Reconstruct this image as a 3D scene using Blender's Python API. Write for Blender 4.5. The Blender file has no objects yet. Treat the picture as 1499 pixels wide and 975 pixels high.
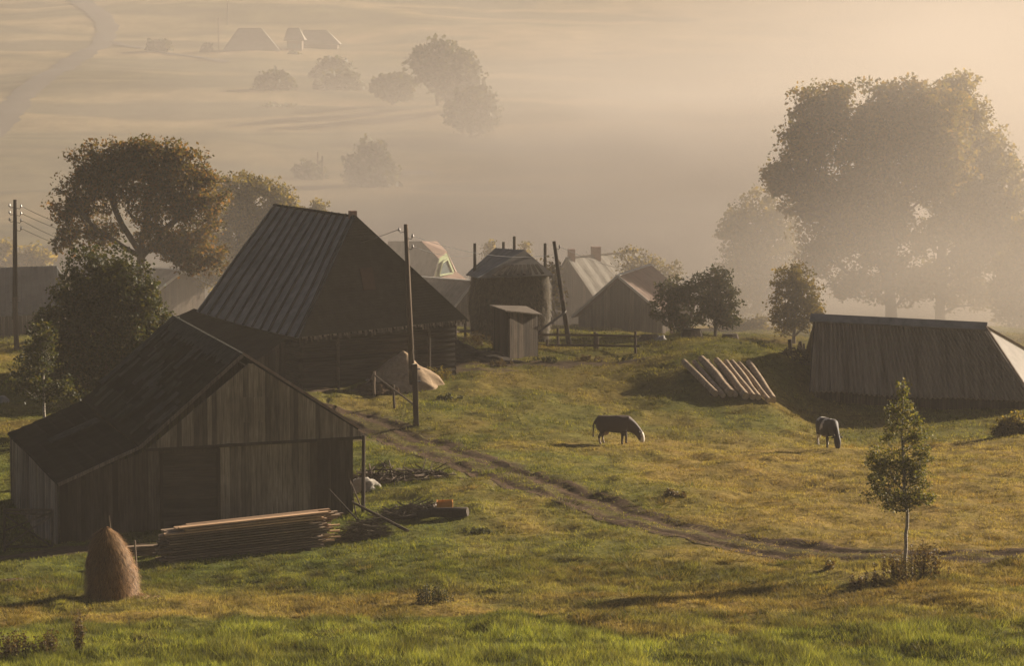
import bpy, math, random
import numpy as np
from mathutils import Vector, Matrix
random.seed(7); RNG = np.random.default_rng(7)
sc = bpy.context.scene; COL = sc.collection
R = math.radians
# ------------------------------------------------------------------ camera
FPX = 5000.0; PITCH = math.atan(487.5 / FPX); CAMZ = 20.0
cp, sp_ = math.cos(PITCH), math.sin(PITCH)
def W(px, py, Y):
    u = (px - 749.5) / FPX; v = (487.5 - py) / FPX
    dx, dy, dz = u, cp + v * sp_, -sp_ + v * cp
    t = Y / dy
    return Vector((dx * t, Y, CAMZ + dz * t))
def upx(X, Y): return 749.5 + X / np.maximum(Y, 5.0) * FPX * cp   # approximate picture column
cam_d = bpy.data.cameras.new('camera'); cam = bpy.data.objects.new('camera', cam_d); COL.objects.link(cam)
cam.location = (0, 0, CAMZ); cam.rotation_euler = (math.pi / 2 - PITCH, 0, 0)
cam_d.sensor_width = 36; cam_d.lens = FPX / 1499 * 36; cam_d.clip_start = 1; cam_d.clip_end = 5000
sc.camera = cam
# ------------------------------------------------------------------ noise
def _h(ix, iy, s):
    n = (ix * 374761393 + iy * 668265263 + s * 974634777) & 0x7fffffff
    n = ((n ^ (n >> 13)) * 1274126177) & 0x7fffffff
    return ((n ^ (n >> 16)) & 0xffff) / 65535.0
def vn(x, y, s=0):
    x = np.asarray(x, float); y = np.asarray(y, float)
    ix = np.floor(x).astype(np.int64); iy = np.floor(y).astype(np.int64)
    fx = x - ix; fy = y - iy; fx = fx * fx * (3 - 2 * fx); fy = fy * fy * (3 - 2 * fy)
    a = _h(ix, iy, s); b = _h(ix + 1, iy, s); c = _h(ix, iy + 1, s); d = _h(ix + 1, iy + 1, s)
    return (a * (1 - fx) + b * fx) * (1 - fy) + (c * (1 - fx) + d * fx) * fy
def fbm(x, y, s=0, o=3):
    r = 0; a = .5; t = 0
    for k in range(o):
        r = r + a * vn(x * 2 ** k, y * 2 ** k, s + k); t += a; a *= .5
    return r / t
def sstep(a, b, x):
    t = np.clip((x - a) / (b - a), 0, 1); return t * t * (3 - 2 * t)
# ------------------------------------------------------------------ terrain
CP = [(-300,970,104),(115,965,105),(600,975,104),(1100,975,104),(1600,975,104),
 (-300,890,116),(165,882,118),(640,870,117.5),(1000,860,119),(1325,826,122),(1700,820,123),
 (80,808,130),(300,785,133),(497,752,139),(650,760,134),(900,760,134),(1200,790,128),(1500,770,132),
 (620,700,146),(900,715,142),(1200,720,142),(1499,715,143),(905,655,157),(1215,660,157),(1499,640,160),
 (612,624,163),(800,600,168),(0,775,143),(0,660,157),(-200,700,150),
 (1135,600,171),(960,575,176),(1190,598,177.5),(1300,602,177.5),(1450,608,176),(1190,640,168),(1450,640,167),(1700,618,172),(1046,590,173.2),(1090,592,173.2),(1132,596,173.2),(1004,536,178.4),(1060,536,178.4),(1104,539,178.4),(1140,527,182),
 (560,592,170),(590,562,175),(930,517,187),(835,509,190),(755,519,186),(660,512,188),(430,546,178),(300,560,175),
 (20,506,192),(-200,520,190),(900,492,200),(1100,502,196),(1300,556,185),(1400,526,192),(1600,530,192),
 (900,482,212),(1100,486,212),(700,482,212),(400,482,212),(0,474,214),(1400,484,214),(1700,484,214)]
for u_ in (-900, -200, 500, 1100, 1700, 2400):
    CP += [(u_, 480, 250), (u_, 467, 300), (u_, 417, 360), (u_, 332, 430), (u_, 275, 480), (u_, 170, 600), (u_, 100, 720), (u_, 60, 800), (u_, 0, 950), (u_, -70, 1200), (u_, -130, 1500)]
for u_ in (-900, 2400):
    CP += [(u_, 975, 104), (u_, 850, 120), (u_, 770, 132), (u_, 650, 158), (u_, 560, 180), (u_, 490, 210)]
def tz(u, w): return np.stack([u, w], -1)
_P = np.array([(c[0] / 1000., 2.2 * math.log(c[2] / 100.)) for c in CP]); _Z = np.array([W(*c).z for c in CP])
def _k(d2): return np.where(d2 > 1e-12, .5 * d2 * np.log(np.maximum(d2, 1e-12)), 0)
_n = len(_P); _d2 = ((_P[:, None] - _P[None]) ** 2).sum(-1)
_A = np.zeros((_n + 3, _n + 3)); _A[:_n, :_n] = _k(_d2) + np.eye(_n) * 0.002; _A[:_n, _n] = 1; _A[:_n, _n + 1:] = _P; _A[_n, :_n] = 1; _A[_n + 1:, :_n] = _P.T
_C = np.linalg.solve(_A, np.concatenate([_Z, [0, 0, 0]]))
def _tps(X, Y):
    Yc = np.clip(Y, 100, 1500)
    u = np.clip(upx(X, Yc), -900, 2400) / 1000.; w = 2.2 * np.log(Yc / 100.)
    out = _C[_n] + _C[_n + 1] * u + _C[_n + 2] * w
    for i in range(_n):
        out = out + _C[i] * _k((u - _P[i, 0]) ** 2 + (w - _P[i, 1]) ** 2)
    return out
TRACK = [(430,600,168),(510,612,166.5),(600,648,159),(700,690,149),(800,727,141.5),(900,755,136),(1000,778,131.5),(1100,798,128),(1200,815,125.5),(1300,826,124),(1400,829,123.5),(1520,832,123.3),(1700,835,123)]
_T = np.array([(W(*c).x, c[2]) for c in TRACK])
def track_d(X, Y):
    best = np.full(np.shape(X), 1e9)
    for i in range(len(_T) - 1):
        a, b = _T[i], _T[i + 1]; ab = b - a
        t = np.clip(((X - a[0]) * ab[0] + (Y - a[1]) * ab[1]) / (ab @ ab), 0, 1)
        dx = X - (a[0] + t * ab[0]); dy = Y - (a[1] + t * ab[1])
        d = np.hypot(dx, dy) * np.where(dx * ab[1] - dy * ab[0] > 0, 1, -1)
        best = np.where(np.abs(d) < np.abs(best), d, best)
    return best
def gbase(X, Y):
    X = np.asarray(X, float); Y = np.asarray(Y, float)
    z = _tps(X, Y)
    front = np.interp(Y, [-80, 0, 10, 30, 60, 90, 104], [19, 18.2, 17.2, 11.5, 4.6, .5, 0])
    k = sstep(92, 106, Y); z = z * k + front * (1 - k)
    m = sstep(100, 106, Y) * (1 - sstep(210, 260, Y))
    b = (fbm(X / 5, Y / 5, 11, 3) - .5) * .6 + (fbm(X / 1.6, Y / 2.2, 21, 3) - .5) * (.18 + .2 * sstep(162, 170, Y) + .2 * (1 - sstep(111, 114, Y))) + (fbm(X / .55, Y / .7, 23, 2) - .5) * .13
    rough = sstep(.42, .62, fbm(X / 9, Y / 9, 31, 2))
    b = b + rough * np.maximum(fbm(X / 1.3, Y / 2.0, 41, 2) - .5, 0) * .45
    b = b * (1 - .85 * np.exp(-(((X - 11.2) / 3.4) ** 2 + ((Y - 176) / 4.5) ** 2) ** 2)) * (1 - .7 * sstep(.3, 1, np.exp(-(((X - 20) / 14) ** 2 + ((Y - 174) / 8) ** 2))))
    far = sstep(230, 300, Y)
    return z + m * b + far * (fbm(X / 75, Y / 75, 51, 4) - .5) * 7 * np.clip((Y - 300) / 300, 0, 1)
def g(X, Y):
    z = gbase(X, Y); d = track_d(np.asarray(X, float), np.asarray(Y, float)); ad = np.abs(d)
    rut = np.exp(-((ad - .78) / .24) ** 2) * .08 + np.exp(-(ad / 1.8) ** 2) * .05
    return z - rut
def gp(x, y): return float(g(np.array([x]), np.array([y]))[0])
def G(px, Y):
    x = (px - 749.5) / FPX * Y / cp * 1.0
    # solve column for the ground height
    for _ in range(3):
        z = gp(x, Y); d = Y * cp + (CAMZ - z) * sp_; x = (px - 749.5) / FPX * d
    return Vector((x, Y, z))
# ------------------------------------------------------------------ object helpers
def link(o): COL.objects.link(o); return o
def tag(o, label=None, cat=None, group=None, kind=None):
    if label: o['label'] = label
    if cat: o['category'] = cat
    if group: o['group'] = group
    if kind: o['kind'] = kind
    return o
def empty(name, loc, label, cat, group=None):
    o = link(bpy.data.objects.new(name, None)); o.location = loc; o.empty_display_size = .5
    return tag(o, label, cat, group)
def npmesh(name, V, faces_flat, nper, mat=None, parent=None, smooth=False, colors=None):
    V = np.asarray(V, np.float32)
    if parent is not None: V = V - np.array(parent.matrix_basis.translation, np.float32) * (1 if parent.parent is None else 0)
    me = bpy.data.meshes.new(name); nf = len(faces_flat) // nper
    me.vertices.add(len(V)); me.vertices.foreach_set('co', V.ravel())
    me.loops.add(nf * nper); me.loops.foreach_set('vertex_index', np.asarray(faces_flat, np.int32))
    me.polygons.add(nf); me.polygons.foreach_set('loop_start', np.arange(0, nf * nper, nper, dtype=np.int32))
    me.polygons.foreach_set('loop_total', np.full(nf, nper, np.int32))
    me.update(calc_edges=True)
    me.polygons.foreach_set('use_smooth', np.full(nf, smooth))
    if colors is not None:
        a = me.color_attributes.new('col', 'FLOAT_COLOR', 'POINT'); a.data.foreach_set('color', np.asarray(colors, np.float32).ravel())
    if mat: me.materials.append(mat)
    o = link(bpy.data.objects.new(name, me))
    if parent is not None: o.parent = parent
    return o
class MB:
    def __init__(s): s.v = []; s.f = []; s.m = []
    def add(s, vs, fs, m=0):
        b = len(s.v); s.v += [tuple(v) for v in vs]; s.f += [tuple(b + i for i in f) for f in fs]; s.m += [m] * len(fs)
    def hexa(s, q, m=0):   # 4 bottom (ccw) + 4 top
        s.add(q, [(3, 2, 1, 0), (4, 5, 6, 7), (0, 1, 5, 4), (1, 2, 6, 5), (2, 3, 7, 6), (3, 0, 4, 7)], m)
    def bar(s, a, b, w, h, up=(0, 0, 1), m=0):
        a = Vector(a); b = Vector(b); d = (b - a).normalized(); up = Vector(up)
        if abs(d.dot(up)) > .98: up = Vector((0, 1, 0))
        x = d.cross(up).normalized() * w / 2; y = x.cross(d).normalized() * h / 2
        s.hexa([a - x - y, a + x - y, b + x - y, b - x - y, a - x + y, a + x + y, b + x + y, b - x + y], m)
    def box(s, c, sx, sy, sz, rz=0, m=0):   # c = bottom centre
        c = Vector(c); M = Matrix.Rotation(rz, 3, 'Z')
        q = [c + M @ Vector((x * sx / 2, y * sy / 2, 0)) for x, y in ((-1, -1), (1, -1), (1, 1), (-1, 1))]
        s.hexa(q + [p + Vector((0, 0, sz)) for p in q], m)
    def tube(s, pts, rad, n=8, cap=True, m=0, mcap=None):
        pts = [Vector(p) for p in pts]; rings = []; b = len(s.v)
        x = None
        for i, p in enumerate(pts):
            d = (pts[min(i + 1, len(pts) - 1)] - pts[max(i - 1, 0)]).normalized()
            if x is None:
                x = d.orthogonal().normalized()
            x = (x - d * x.dot(d)).normalized(); y = d.cross(x)
            r = rad[i] if hasattr(rad, '__len__') else rad
            for k in range(n):
                a = 2 * math.pi * k / n; s.v.append(tuple(p + (x * math.cos(a) + y * math.sin(a)) * r))
        for i in range(len(pts) - 1):
            for k in range(n):
                s.f.append((b + i * n + k, b + i * n + (k + 1) % n, b + (i + 1) * n + (k + 1) % n, b + (i + 1) * n + k)); s.m.append(m)
        if cap:
            s.f.append(tuple(b + k for k in range(n))[::-1]); s.m.append(m if mcap is None else mcap)
            s.f.append(tuple(b + (len(pts) - 1) * n + k for k in range(n))); s.m.append(m if mcap is None else mcap)
    def poly(s, pts, m=0): s.add(pts, [tuple(range(len(pts)))], m)
    def slab(s, pts, t, m=0, n=None):
        pts = [Vector(p) for p in pts]; k = len(pts)
        if n is None:
            n = (pts[1] - pts[0]).cross(pts[2] - pts[0]).normalized()
            if n.z < 0: n = -n
        n = Vector(n)
        lo = [p - n * t for p in pts]
        s.add(pts + lo, [tuple(range(k)), tuple(range(2 * k - 1, k - 1, -1))] + [(i, k + i, k + (i + 1) % k, (i + 1) % k) for i in range(k)], m)
    def sheet(s, c00, c10, c11, c01, nu, nv, off, t=.05, m=0):
        # c00->c10 runs along u (the ridge), c00->c01 along v (down the slope); off(u,v) in metres along the normal
        c00, c10, c11, c01 = map(Vector, (c00, c10, c11, c01))
        n = (c10 - c00).cross(c01 - c00).normalized()
        if n.z < 0: n = -n
        b = len(s.v)
        for lay in (0, 1):
            for j in range(nv + 1):
                for i in range(nu + 1):
                    u, v = i / nu, j / nv
                    p = (c00 * (1 - u) + c10 * u) * (1 - v) + (c01 * (1 - u) + c11 * u) * v
                    s.v.append(tuple(p + n * (off(u, v) - lay * t)))
        L = (nu + 1) * (nv + 1)
        idx = lambda l, i, j: b + l * L + j * (nu + 1) + i
        for j in range(nv):
            for i in range(nu):
                s.f.append((idx(0, i, j), idx(0, i + 1, j), idx(0, i + 1, j + 1), idx(0, i, j + 1))); s.m.append(m)
                s.f.append((idx(1, i, j + 1), idx(1, i + 1, j + 1), idx(1, i + 1, j), idx(1, i, j))); s.m.append(m)
        for j in range(nv):
            for i in (0, nu): s.f.append((idx(0, i, j), idx(0, i, j + 1), idx(1, i, j + 1), idx(1, i, j))); s.m.append(m)
        for i in range(nu):
            for j in (0, nv): s.f.append((idx(0, i, j), idx(0, i + 1, j), idx(1, i + 1, j), idx(1, i, j))); s.m.append(m)
    def planks(s, A, B, zb, zt, nrm, w=.18, t=.03, jit=.015, gap=.012, endj=.03, m=0):
        # vertical boards from plan point A to B; zb(s), zt(s) heights at distance s; nrm = outward plan normal
        A = Vector(A[:2]); B = Vector(B[:2]); L = (B - A).length; d = (B - A) / L; nrm = Vector(nrm[:2]).normalized()
        x = 0
        while x < L - .03:
            ww = min(w * random.uniform(.75, 1.3), L - x); x1 = x + ww
            o = random.uniform(0, jit); eb = random.uniform(-endj, endj)
            xa, xb = x + gap / 2, x1 - gap / 2
            z0a, z0b, z1a, z1b = zb(xa) + eb, zb(xb) + eb, zt(xa), zt(xb)
            if min(z1a - z0a, z1b - z0b) > .03:
                q = []
                for za, zb_ in ((z0a, z0b), (z1a, z1b)):
                    a = A + d * xa; b = A + d * xb
                    q += [(a + nrm * (o + t)).to_3d() + Vector((0, 0, za)), (b + nrm * (o + t)).to_3d() + Vector((0, 0, zb_)),
                          (b + nrm * o).to_3d() + Vector((0, 0, zb_)), (a + nrm * o).to_3d() + Vector((0, 0, za))]
                s.hexa(q, m)
            x = x1
    def build(s, name, mat, parent=None, smooth=False, local=False):
        me = bpy.data.meshes.new(name)
        off = Vector((0, 0, 0))
        if parent is not None and not local:
            p = parent
            while p is not None: off += Vector(p.location); p = p.parent
        me.from_pydata([tuple(Vector(v) - off) for v in s.v], [], s.f)
        mats = mat if isinstance(mat, (list, tuple)) else [mat]
        for m_ in mats: me.materials.append(m_)
        if len(mats) > 1: me.polygons.foreach_set('material_index', s.m)
        if smooth: me.polygons.foreach_set('use_smooth', [True] * len(me.polygons))
        me.update()
        o = link(bpy.data.objects.new(name, me))
        if parent is not None: o.parent = parent
        return o
# ------------------------------------------------------------------ materials
def newmat(name):
    m = bpy.data.materials.new(name); m.use_nodes = True; nt = m.node_tree; nt.nodes.clear()
    out = nt.nodes.new('ShaderNodeOutputMaterial'); return m, nt, out
def N(nt, t, **kw):
    n = nt.nodes.new(t)
    for k, v in kw.items():
        if k in n.inputs.keys() if isinstance(k, str) else False: n.inputs[k].default_value = v
        else: setattr(n, k, v)
    return n
def ramp(nt, fac, stops):
    r = nt.nodes.new('ShaderNodeValToRGB'); e = r.color_ramp.elements
    while len(e) < len(stops): e.new(.5)
    for el, (p, c) in zip(e, stops): el.position = p; el.color = (*c, 1)
    if fac is not None: nt.links.new(fac, r.inputs[0])
    return r.outputs[0]
def mixc(nt, fac, a, b, mode='MIX'):
    n = nt.nodes.new('ShaderNodeMix'); n.data_type = 'RGBA'; n.blend_type = mode
    for sock, v in ((n.inputs[0], fac), (n.inputs[6], a), (n.inputs[7], b)):
        if hasattr(v, 'links') or isinstance(v, bpy.types.NodeSocket): nt.links.new(v, sock)
        else: sock.default_value = v if not isinstance(v, tuple) else (*v, 1)
    return n.outputs[2]
def noise(nt, scale=(1, 1, 1), detail=4, s=1.0, rough=.6, coord='Object'):
    tc = nt.nodes.new('ShaderNodeTexCoord'); mp = nt.nodes.new('ShaderNodeMapping'); mp.inputs['Scale'].default_value = scale
    nt.links.new(tc.outputs[coord], mp.inputs[0]); n = nt.nodes.new('ShaderNodeTexNoise')
    n.inputs['Scale'].default_value = s; n.inputs['Detail'].default_value = detail; n.inputs['Roughness'].default_value = rough
    nt.links.new(mp.outputs[0], n.inputs['Vector']); return n.outputs['Fac']
def isl(nt): return nt.nodes.new('ShaderNodeNewGeometry').outputs['Random Per Island']
def finish(nt, out, col, rough=.9, bump=None, bstr=.4, bdist=.03, spec=.2):
    p = nt.nodes.new('ShaderNodeBsdfPrincipled'); nt.links.new(col, p.inputs['Base Color']) if isinstance(col, bpy.types.NodeSocket) else setattr(p.inputs['Base Color'], 'default_value', (*col, 1))
    p.inputs['Roughness'].default_value = rough; p.inputs['Specular IOR Level'].default_value = spec
    if bump is not None:
        b = nt.nodes.new('ShaderNodeBump'); b.inputs['Strength'].default_value = bstr; b.inputs['Distance'].default_value = bdist
        nt.links.new(bump, b.inputs['Height']); nt.links.new(b.outputs[0], p.inputs['Normal'])
    nt.links.new(p.outputs[0], out.inputs[0])
def wood(name, dark, light, grain=(7, 7, .5), patch=.5, rough=.9):
    m, nt, out = newmat(name)
    n1 = noise(nt, grain, 5, 2.0, .7); n2 = noise(nt, (.35, .35, .35), 3, 1.0)
    base = ramp(nt, n1, [(.25, dark), (.75, light)])
    oi = nt.nodes.new('ShaderNodeObjectInfo'); ad = nt.nodes.new('ShaderNodeMath'); ad.operation = 'ADD'; nt.links.new(isl(nt), ad.inputs[0]); nt.links.new(oi.outputs['Random'], ad.inputs[1]); fr = nt.nodes.new('ShaderNodeMath'); fr.operation = 'FRACT'; nt.links.new(ad.outputs[0], fr.inputs[0])
    v = mixc(nt, fr.outputs[0], (.42, .40, .39), (1.45, 1.40, 1.33)); c = mixc(nt, 1.0, base, v, 'MULTIPLY')
    st = ramp(nt, n2, [(.35, (.55, .53, .5)), (.65, (1.1, 1.08, 1.05))]); c = mixc(nt, patch, c, mixc(nt, 1.0, c, st, 'MULTIPLY'))
    finish(nt, out, c, rough, n1, .5, .02); return m
def plain(name, a, b, scale=2.0, rough=.9, bs=.3, bd=.03, st=(1, 1, 1), island=0.0):
    m, nt, out = newmat(name); n1 = noise(nt, st, 5, scale, .65); c = ramp(nt, n1, [(.3, a), (.7, b)])
    if island: c = mixc(nt, 1.0, c, mixc(nt, isl(nt), (1 - island,) * 3, (1 + island,) * 3), 'MULTIPLY')
    finish(nt, out, c, rough, n1, bs, bd); return m
def leafmat(name, cols, trans=.5, nz=1.0):
    m, nt, out = newmat(name)
    c = ramp(nt, isl(nt), [(i / (len(cols) - 1), k) for i, k in enumerate(cols)])
    n2 = noise(nt, (.5, .5, .5), 2, nz); c = mixc(nt, 1.0, c, ramp(nt, n2, [(.3, (.65, .65, .65)), (.7, (1.25, 1.2, 1.1))]), 'MULTIPLY')
    d = nt.nodes.new('ShaderNodeBsdfPrincipled'); d.inputs['Roughness'].default_value = .65; d.inputs['Specular IOR Level'].default_value = .25
    t = nt.nodes.new('ShaderNodeBsdfTranslucent'); mx = nt.nodes.new('ShaderNodeMixShader'); mx.inputs[0].default_value = trans
    nt.links.new(c, d.inputs['Base Color']); nt.links.new(mixc(nt, 1.0, c, (1.5, 1.35, .7), 'MULTIPLY'), t.inputs[0])
    nt.links.new(d.outputs[0], mx.inputs[1]); nt.links.new(t.outputs[0], mx.inputs[2]); nt.links.new(mx.outputs[0], out.inputs[0]); return m
M = {}
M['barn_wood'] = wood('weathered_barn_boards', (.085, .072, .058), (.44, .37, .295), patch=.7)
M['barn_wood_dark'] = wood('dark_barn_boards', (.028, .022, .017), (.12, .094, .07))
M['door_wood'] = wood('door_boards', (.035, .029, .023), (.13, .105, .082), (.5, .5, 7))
M['old_wood'] = wood('old_wood', (.03, .025, .02), (.10, .08, .06), (3, 3, 3))
M['post_wood'] = wood('post_wood', (.05, .035, .025), (.13, .10, .075), (8, 8, .6))
M['barge'] = wood('barge_board', (.14, .105, .08), (.30, .24, .19), (2, 2, 2))
M['board'] = wood('sawn_boards', (.11, .08, .055), (.34, .25, .175), (1, 8, 8))
M['board_top'] = wood('sunlit_tone_boards', (.34, .21, .12), (.60, .41, .25), (1, 8, 8))  # sunlight on the stack top is put into this lighter orange tone
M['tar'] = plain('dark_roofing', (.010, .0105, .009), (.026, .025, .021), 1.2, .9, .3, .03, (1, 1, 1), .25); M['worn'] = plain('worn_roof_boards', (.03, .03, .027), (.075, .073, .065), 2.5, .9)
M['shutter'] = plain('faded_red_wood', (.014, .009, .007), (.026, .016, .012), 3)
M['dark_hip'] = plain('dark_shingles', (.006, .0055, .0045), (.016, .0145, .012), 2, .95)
M['log_wall'] = wood('dark_log_wall', (.016, .013, .011), (.055, .043, .033), (.5, .5, 6))
M['metal_old'] = plain('old_roof_metal', (.075, .075, .07), (.21, .20, .18), 1.3, .6, .15, .01, (1, 1, .5), .12)
M['seam'] = plain('roof_batten', (.02, .018, .015), (.05, .045, .04), 2)
M['corr'] = plain('ribbed_roof_boards', (.14, .11, .08), (.33, .265, .19), 1.0, .85, .2, .02, (4, .18, .18))
M['cap'] = plain('ridge_cap', (.25, .24, .22), (.4, .37, .33), 2, .6)
M['red_roof'] = plain('rusty_roof', (.13, .08, .058), (.22, .14, .10), 1.5, .7)
M['grey_roof'] = plain('slate_roof', (.10, .09, .075), (.19, .17, .14), 1.5, .85)
M['green_trim'] = plain('green_paint', (.15, .18, .09), (.24, .27, .14), 3, .6)
M['glass'] = plain('dark_pane', (.05, .07, .07), (.09, .11, .11), 3, .2, 0)
M['plaster'] = plain('plaster', (.3, .26, .2), (.42, .37, .3), 2)
M['brick'] = plain('brick', (.20, .11, .08), (.32, .2, .15), 8)
M['hay'] = plain('hay', (.075, .036, .012), (.25, .128, .043), 7, .95, .9, .08, (1, 1, .5))
M['straw'] = leafmat('straw', [(.075, .036, .012), (.21, .108, .036), (.38, .215, .08)], .0)
M['old_hay'] = plain('old_hay', (.035, .028, .018), (.11, .085, .05), 5, .95, .9, .1)
M['sand'] = plain('sand', (.24, .17, .105), (.38, .275, .175), 6, .95, .5, .05)
M['bark'] = plain('bark', (.045, .035, .025), (.12, .09, .065), 6, .9, .7, .03, (1, 1, .3))
M['birch_bark'] = plain('birch_bark', (.10, .08, .06), (.42, .38, .32), 9, .8, .3, .01, (1, 1, 2))
M['log'] = plain('log_bark', (.17, .12, .075), (.48, .36, .24), 5, .85, .5, .02, (1, 1, 1), .25)
M['logend'] = plain('cut_log_end', (.35, .25, .16), (.5, .38, .26), 6)
M['concrete'] = plain('concrete', (.20, .18, .15), (.34, .31, .26), 4)
M['dung'] = plain('dark_heap', (.018, .014, .010), (.055, .042, .03), 5, .95, .9, .08)
M['white'] = plain('white_cloth', (.24, .22, .19), (.42, .39, .35), 3, .8)
M['orange'] = plain('orange_plastic', (.42, .17, .03), (.52, .23, .05), 3, .45)
M['wire'] = plain('wire', (.03, .03, .03), (.05, .05, .05), 3, .5, 0)
M['ceramic'] = plain('insulator', (.25, .22, .2), (.4, .36, .32), 3, .3, 0)
M['twig'] = plain('dead_twigs', (.04, .03, .02), (.13, .10, .07), 6)
M['leaf_maple'] = leafmat('maple_leaves', [(.06, .06, .016), (.11, .10, .025), (.17, .13, .034), (.20, .13, .04)])
M['leaf_rust'] = leafmat('rusty_maple_leaves', [(.035, .036, .013), (.07, .06, .02), (.11, .075, .027), (.16, .085, .032)])
M['leaf_dark'] = leafmat('dark_leaves', [(.018, .026, .010), (.04, .05, .016), (.085, .075, .025)], .35)
M['leaf_gold'] = leafmat('golden_leaves', [(.07, .068, .02), (.13, .11, .028), (.20, .15, .04)], .55)
M['leaf_birch'] = leafmat('birch_leaves', [(.04, .055, .012), (.10, .11, .024), (.21, .18, .055)], .4)
M['leaf_weed'] = leafmat('weed_leaves', [(.05, .035, .018), (.11, .07, .03), (.12, .10, .03)], .35)
def treesets(): pass
EL_ = 19.0; AZ_ = 36.0; SUN = 5.0; SUNC = (1.0, .85, .66); SKYS = .05; SKYT = (.66, .59, .53); EXPO = 1.5; DENS = .00026
# x, y, z, rx, ry, rz, density, albedo factor
FOG = [(60, 340, 0, 105, 130, 34, .014, .93), (34, 212, 6, 36, 38, 24, .018), (30, 340, -6, 110, 100, 18, .009, 1.05), (-25, 225, 2, 75, 52, 18, .0045), (150, 560, -8, 330, 280, 24, .0045), (220, 640, 10, 250, 360, 70, .0055, .72), (-60, 620, 0, 330, 300, 60, .0011)]
# ------------------------------------------------------------------ ground sheet
def dryness(X, Y):
    u = upx(X, Y) + (fbm(X / 6, Y / 6, 61, 3) - .5) * 260; Yw = Y + (fbm(X / 5, Y / 7, 71, 3) - .5) * 7
    band = sstep(110.5, 112.5, Yw + (u - 700) * .0012) * (1 - sstep(117, 124, Yw - (u - 700) * .004)) * (.45 + .5 * sstep(.35, .65, fbm(X / 7, Y / 2.2, 191, 3)))
    right = sstep(780, 1050, u + (Y - 150) * 6) * sstep(119, 124, Yw) * (1 - sstep(160, 172, Yw)) * .85
    mid = .30 + .35 * sstep(.5, .7, fbm(X / 4, Y / 6, 81, 3))
    fore = .12 * (1 - sstep(110, 112, Yw))
    far = sstep(205, 230, Y) * (.55 + .35 * fbm(X / 50, Y / 25, 91, 3))
    green = (1 - sstep(560, 760, u)) * sstep(118, 122, Yw) * (1 - sstep(150, 165, Yw))
    d = np.maximum(np.maximum(band, right), far); d = np.maximum(d, mid * sstep(112, 122, Yw) * (1 - green * .8)); d = np.maximum(d, fore)
    return np.clip(d + (fbm(X / 1.3, Y / 2.5, 101, 3) - .5) * .5, 0, 1)
DIRT_SPOTS = [(10, 860, 122, 2.6, 1.4), (620, 545, 180, 5, 2.2), (700, 530, 183, 6, 1.4), (860, 530, 183.5, 6, 1.0), (300, 560, 172, 7, 5), (600, 705, 146, 3.0, 1.5), (470, 640, 161, 4, 3), (80, 820, 131, 6, 1.5)]
def dirtness(X, Y):
    d = np.zeros(np.shape(X))
    for px, py, y0, rx, ry in DIRT_SPOTS:
        x0 = W(px, py, y0).x; r = np.sqrt(((X - x0) / rx) ** 2 + ((Y - y0) / ry) ** 2) + (fbm(X, Y, 111, 3) - .5) * 1.1
        d = np.maximum(d, 1 - sstep(.6, 1.1, r))
    td = np.abs(track_d(X, Y)) + (fbm(X / 1.2, Y / 1.2, 121, 3) - .5) * 1.0
    tw = (1 - sstep(1.0, 1.9, td)) * (Y < 200); tw = tw * (.2 + .8 * sstep(.2, .5, td)) * (.6 + .4 * vn(X * .9, Y * .9, 77))
    d = np.maximum(d, tw)
    return d
rows = np.concatenate([np.arange(-80, 95, 5), np.arange(95, 215, .25), np.arange(215, 300, 1.), np.geomspace(300, 1500, 110)])
us = np.concatenate([-np.geomspace(7000, 150, 24)[:-1], np.arange(-150, 1650, 8.), 1650 + np.geomspace(8, 6000, 24)])
YY, UU = np.meshgrid(rows, us, indexing='ij'); DD = np.maximum(YY, 110.0)
XX = np.clip((UU - 749.5) / FPX * DD, -900, 900)
ZZ = g(XX, YY)
def g(X, Y):     # from here on heights are read off the finished sheet itself
    X = np.asarray(X, float); Y = np.asarray(Y, float); r = np.clip(np.searchsorted(rows, Y) - 1, 0, len(rows) - 2)
    U = X * FPX / np.maximum(Y, 110.) + 749.5; c = np.clip(np.searchsorted(us, U) - 1, 0, len(us) - 2)
    fy = np.clip((Y - rows[r]) / (rows[r + 1] - rows[r]), 0, 1); fx = np.clip((U - us[c]) / (us[c + 1] - us[c]), 0, 1)
    return (ZZ[r, c] * (1 - fx) + ZZ[r, c + 1] * fx) * (1 - fy) + (ZZ[r + 1, c] * (1 - fx) + ZZ[r + 1, c + 1] * fx) * fy
def gp(x, y): return float(g(x, y))
ny, nx = XX.shape; I = np.arange(ny * nx).reshape(ny, nx)
F = np.stack([I[:-1, :-1], I[:-1, 1:], I[1:, 1:], I[1:, :-1]], -1).reshape(-1)
DRY = dryness(XX, YY); DRT = dirtness(XX, YY)
UD = upx(XX, YY)
# mown strips of the far hillside
strip = .45 * fbm(XX / 160, YY / 26 + XX / 120, 131, 3) + .30 * vn(XX / 90 + 3, YY / 34 - XX / 200, 133) + .25 * fbm(XX / 22, YY / 30, 137, 3)
colr = np.stack([DRY, DRT, strip, np.ones_like(DRY)], -1).reshape(-1, 4)
m, nt, out = newmat('ground')
at = N(nt, 'ShaderNodeAttribute'); at.attribute_name = 'col'; sep = N(nt, 'ShaderNodeSeparateColor'); nt.links.new(at.outputs['Color'], sep.inputs[0])
nA = noise(nt, (1, 1, 1), 6, 3.0, .7); nB = noise(nt, (1, .6, 1), 5, .35, .6); nC = noise(nt, (.12, .5, 1), 4, .3, .6)
green = ramp(nt, nA, [(.25, (.035, .045, .009)), (.75, (.125, .14, .025))]); dry = ramp(nt, nA, [(.25, (.13, .088, .022)), (.75, (.34, .235, .065))])
dry = mixc(nt, nB, mixc(nt, 1.0, dry, (.8, .75, .7), 'MULTIPLY'), dry)
c = mixc(nt, sep.outputs[0], green, dry)
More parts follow.
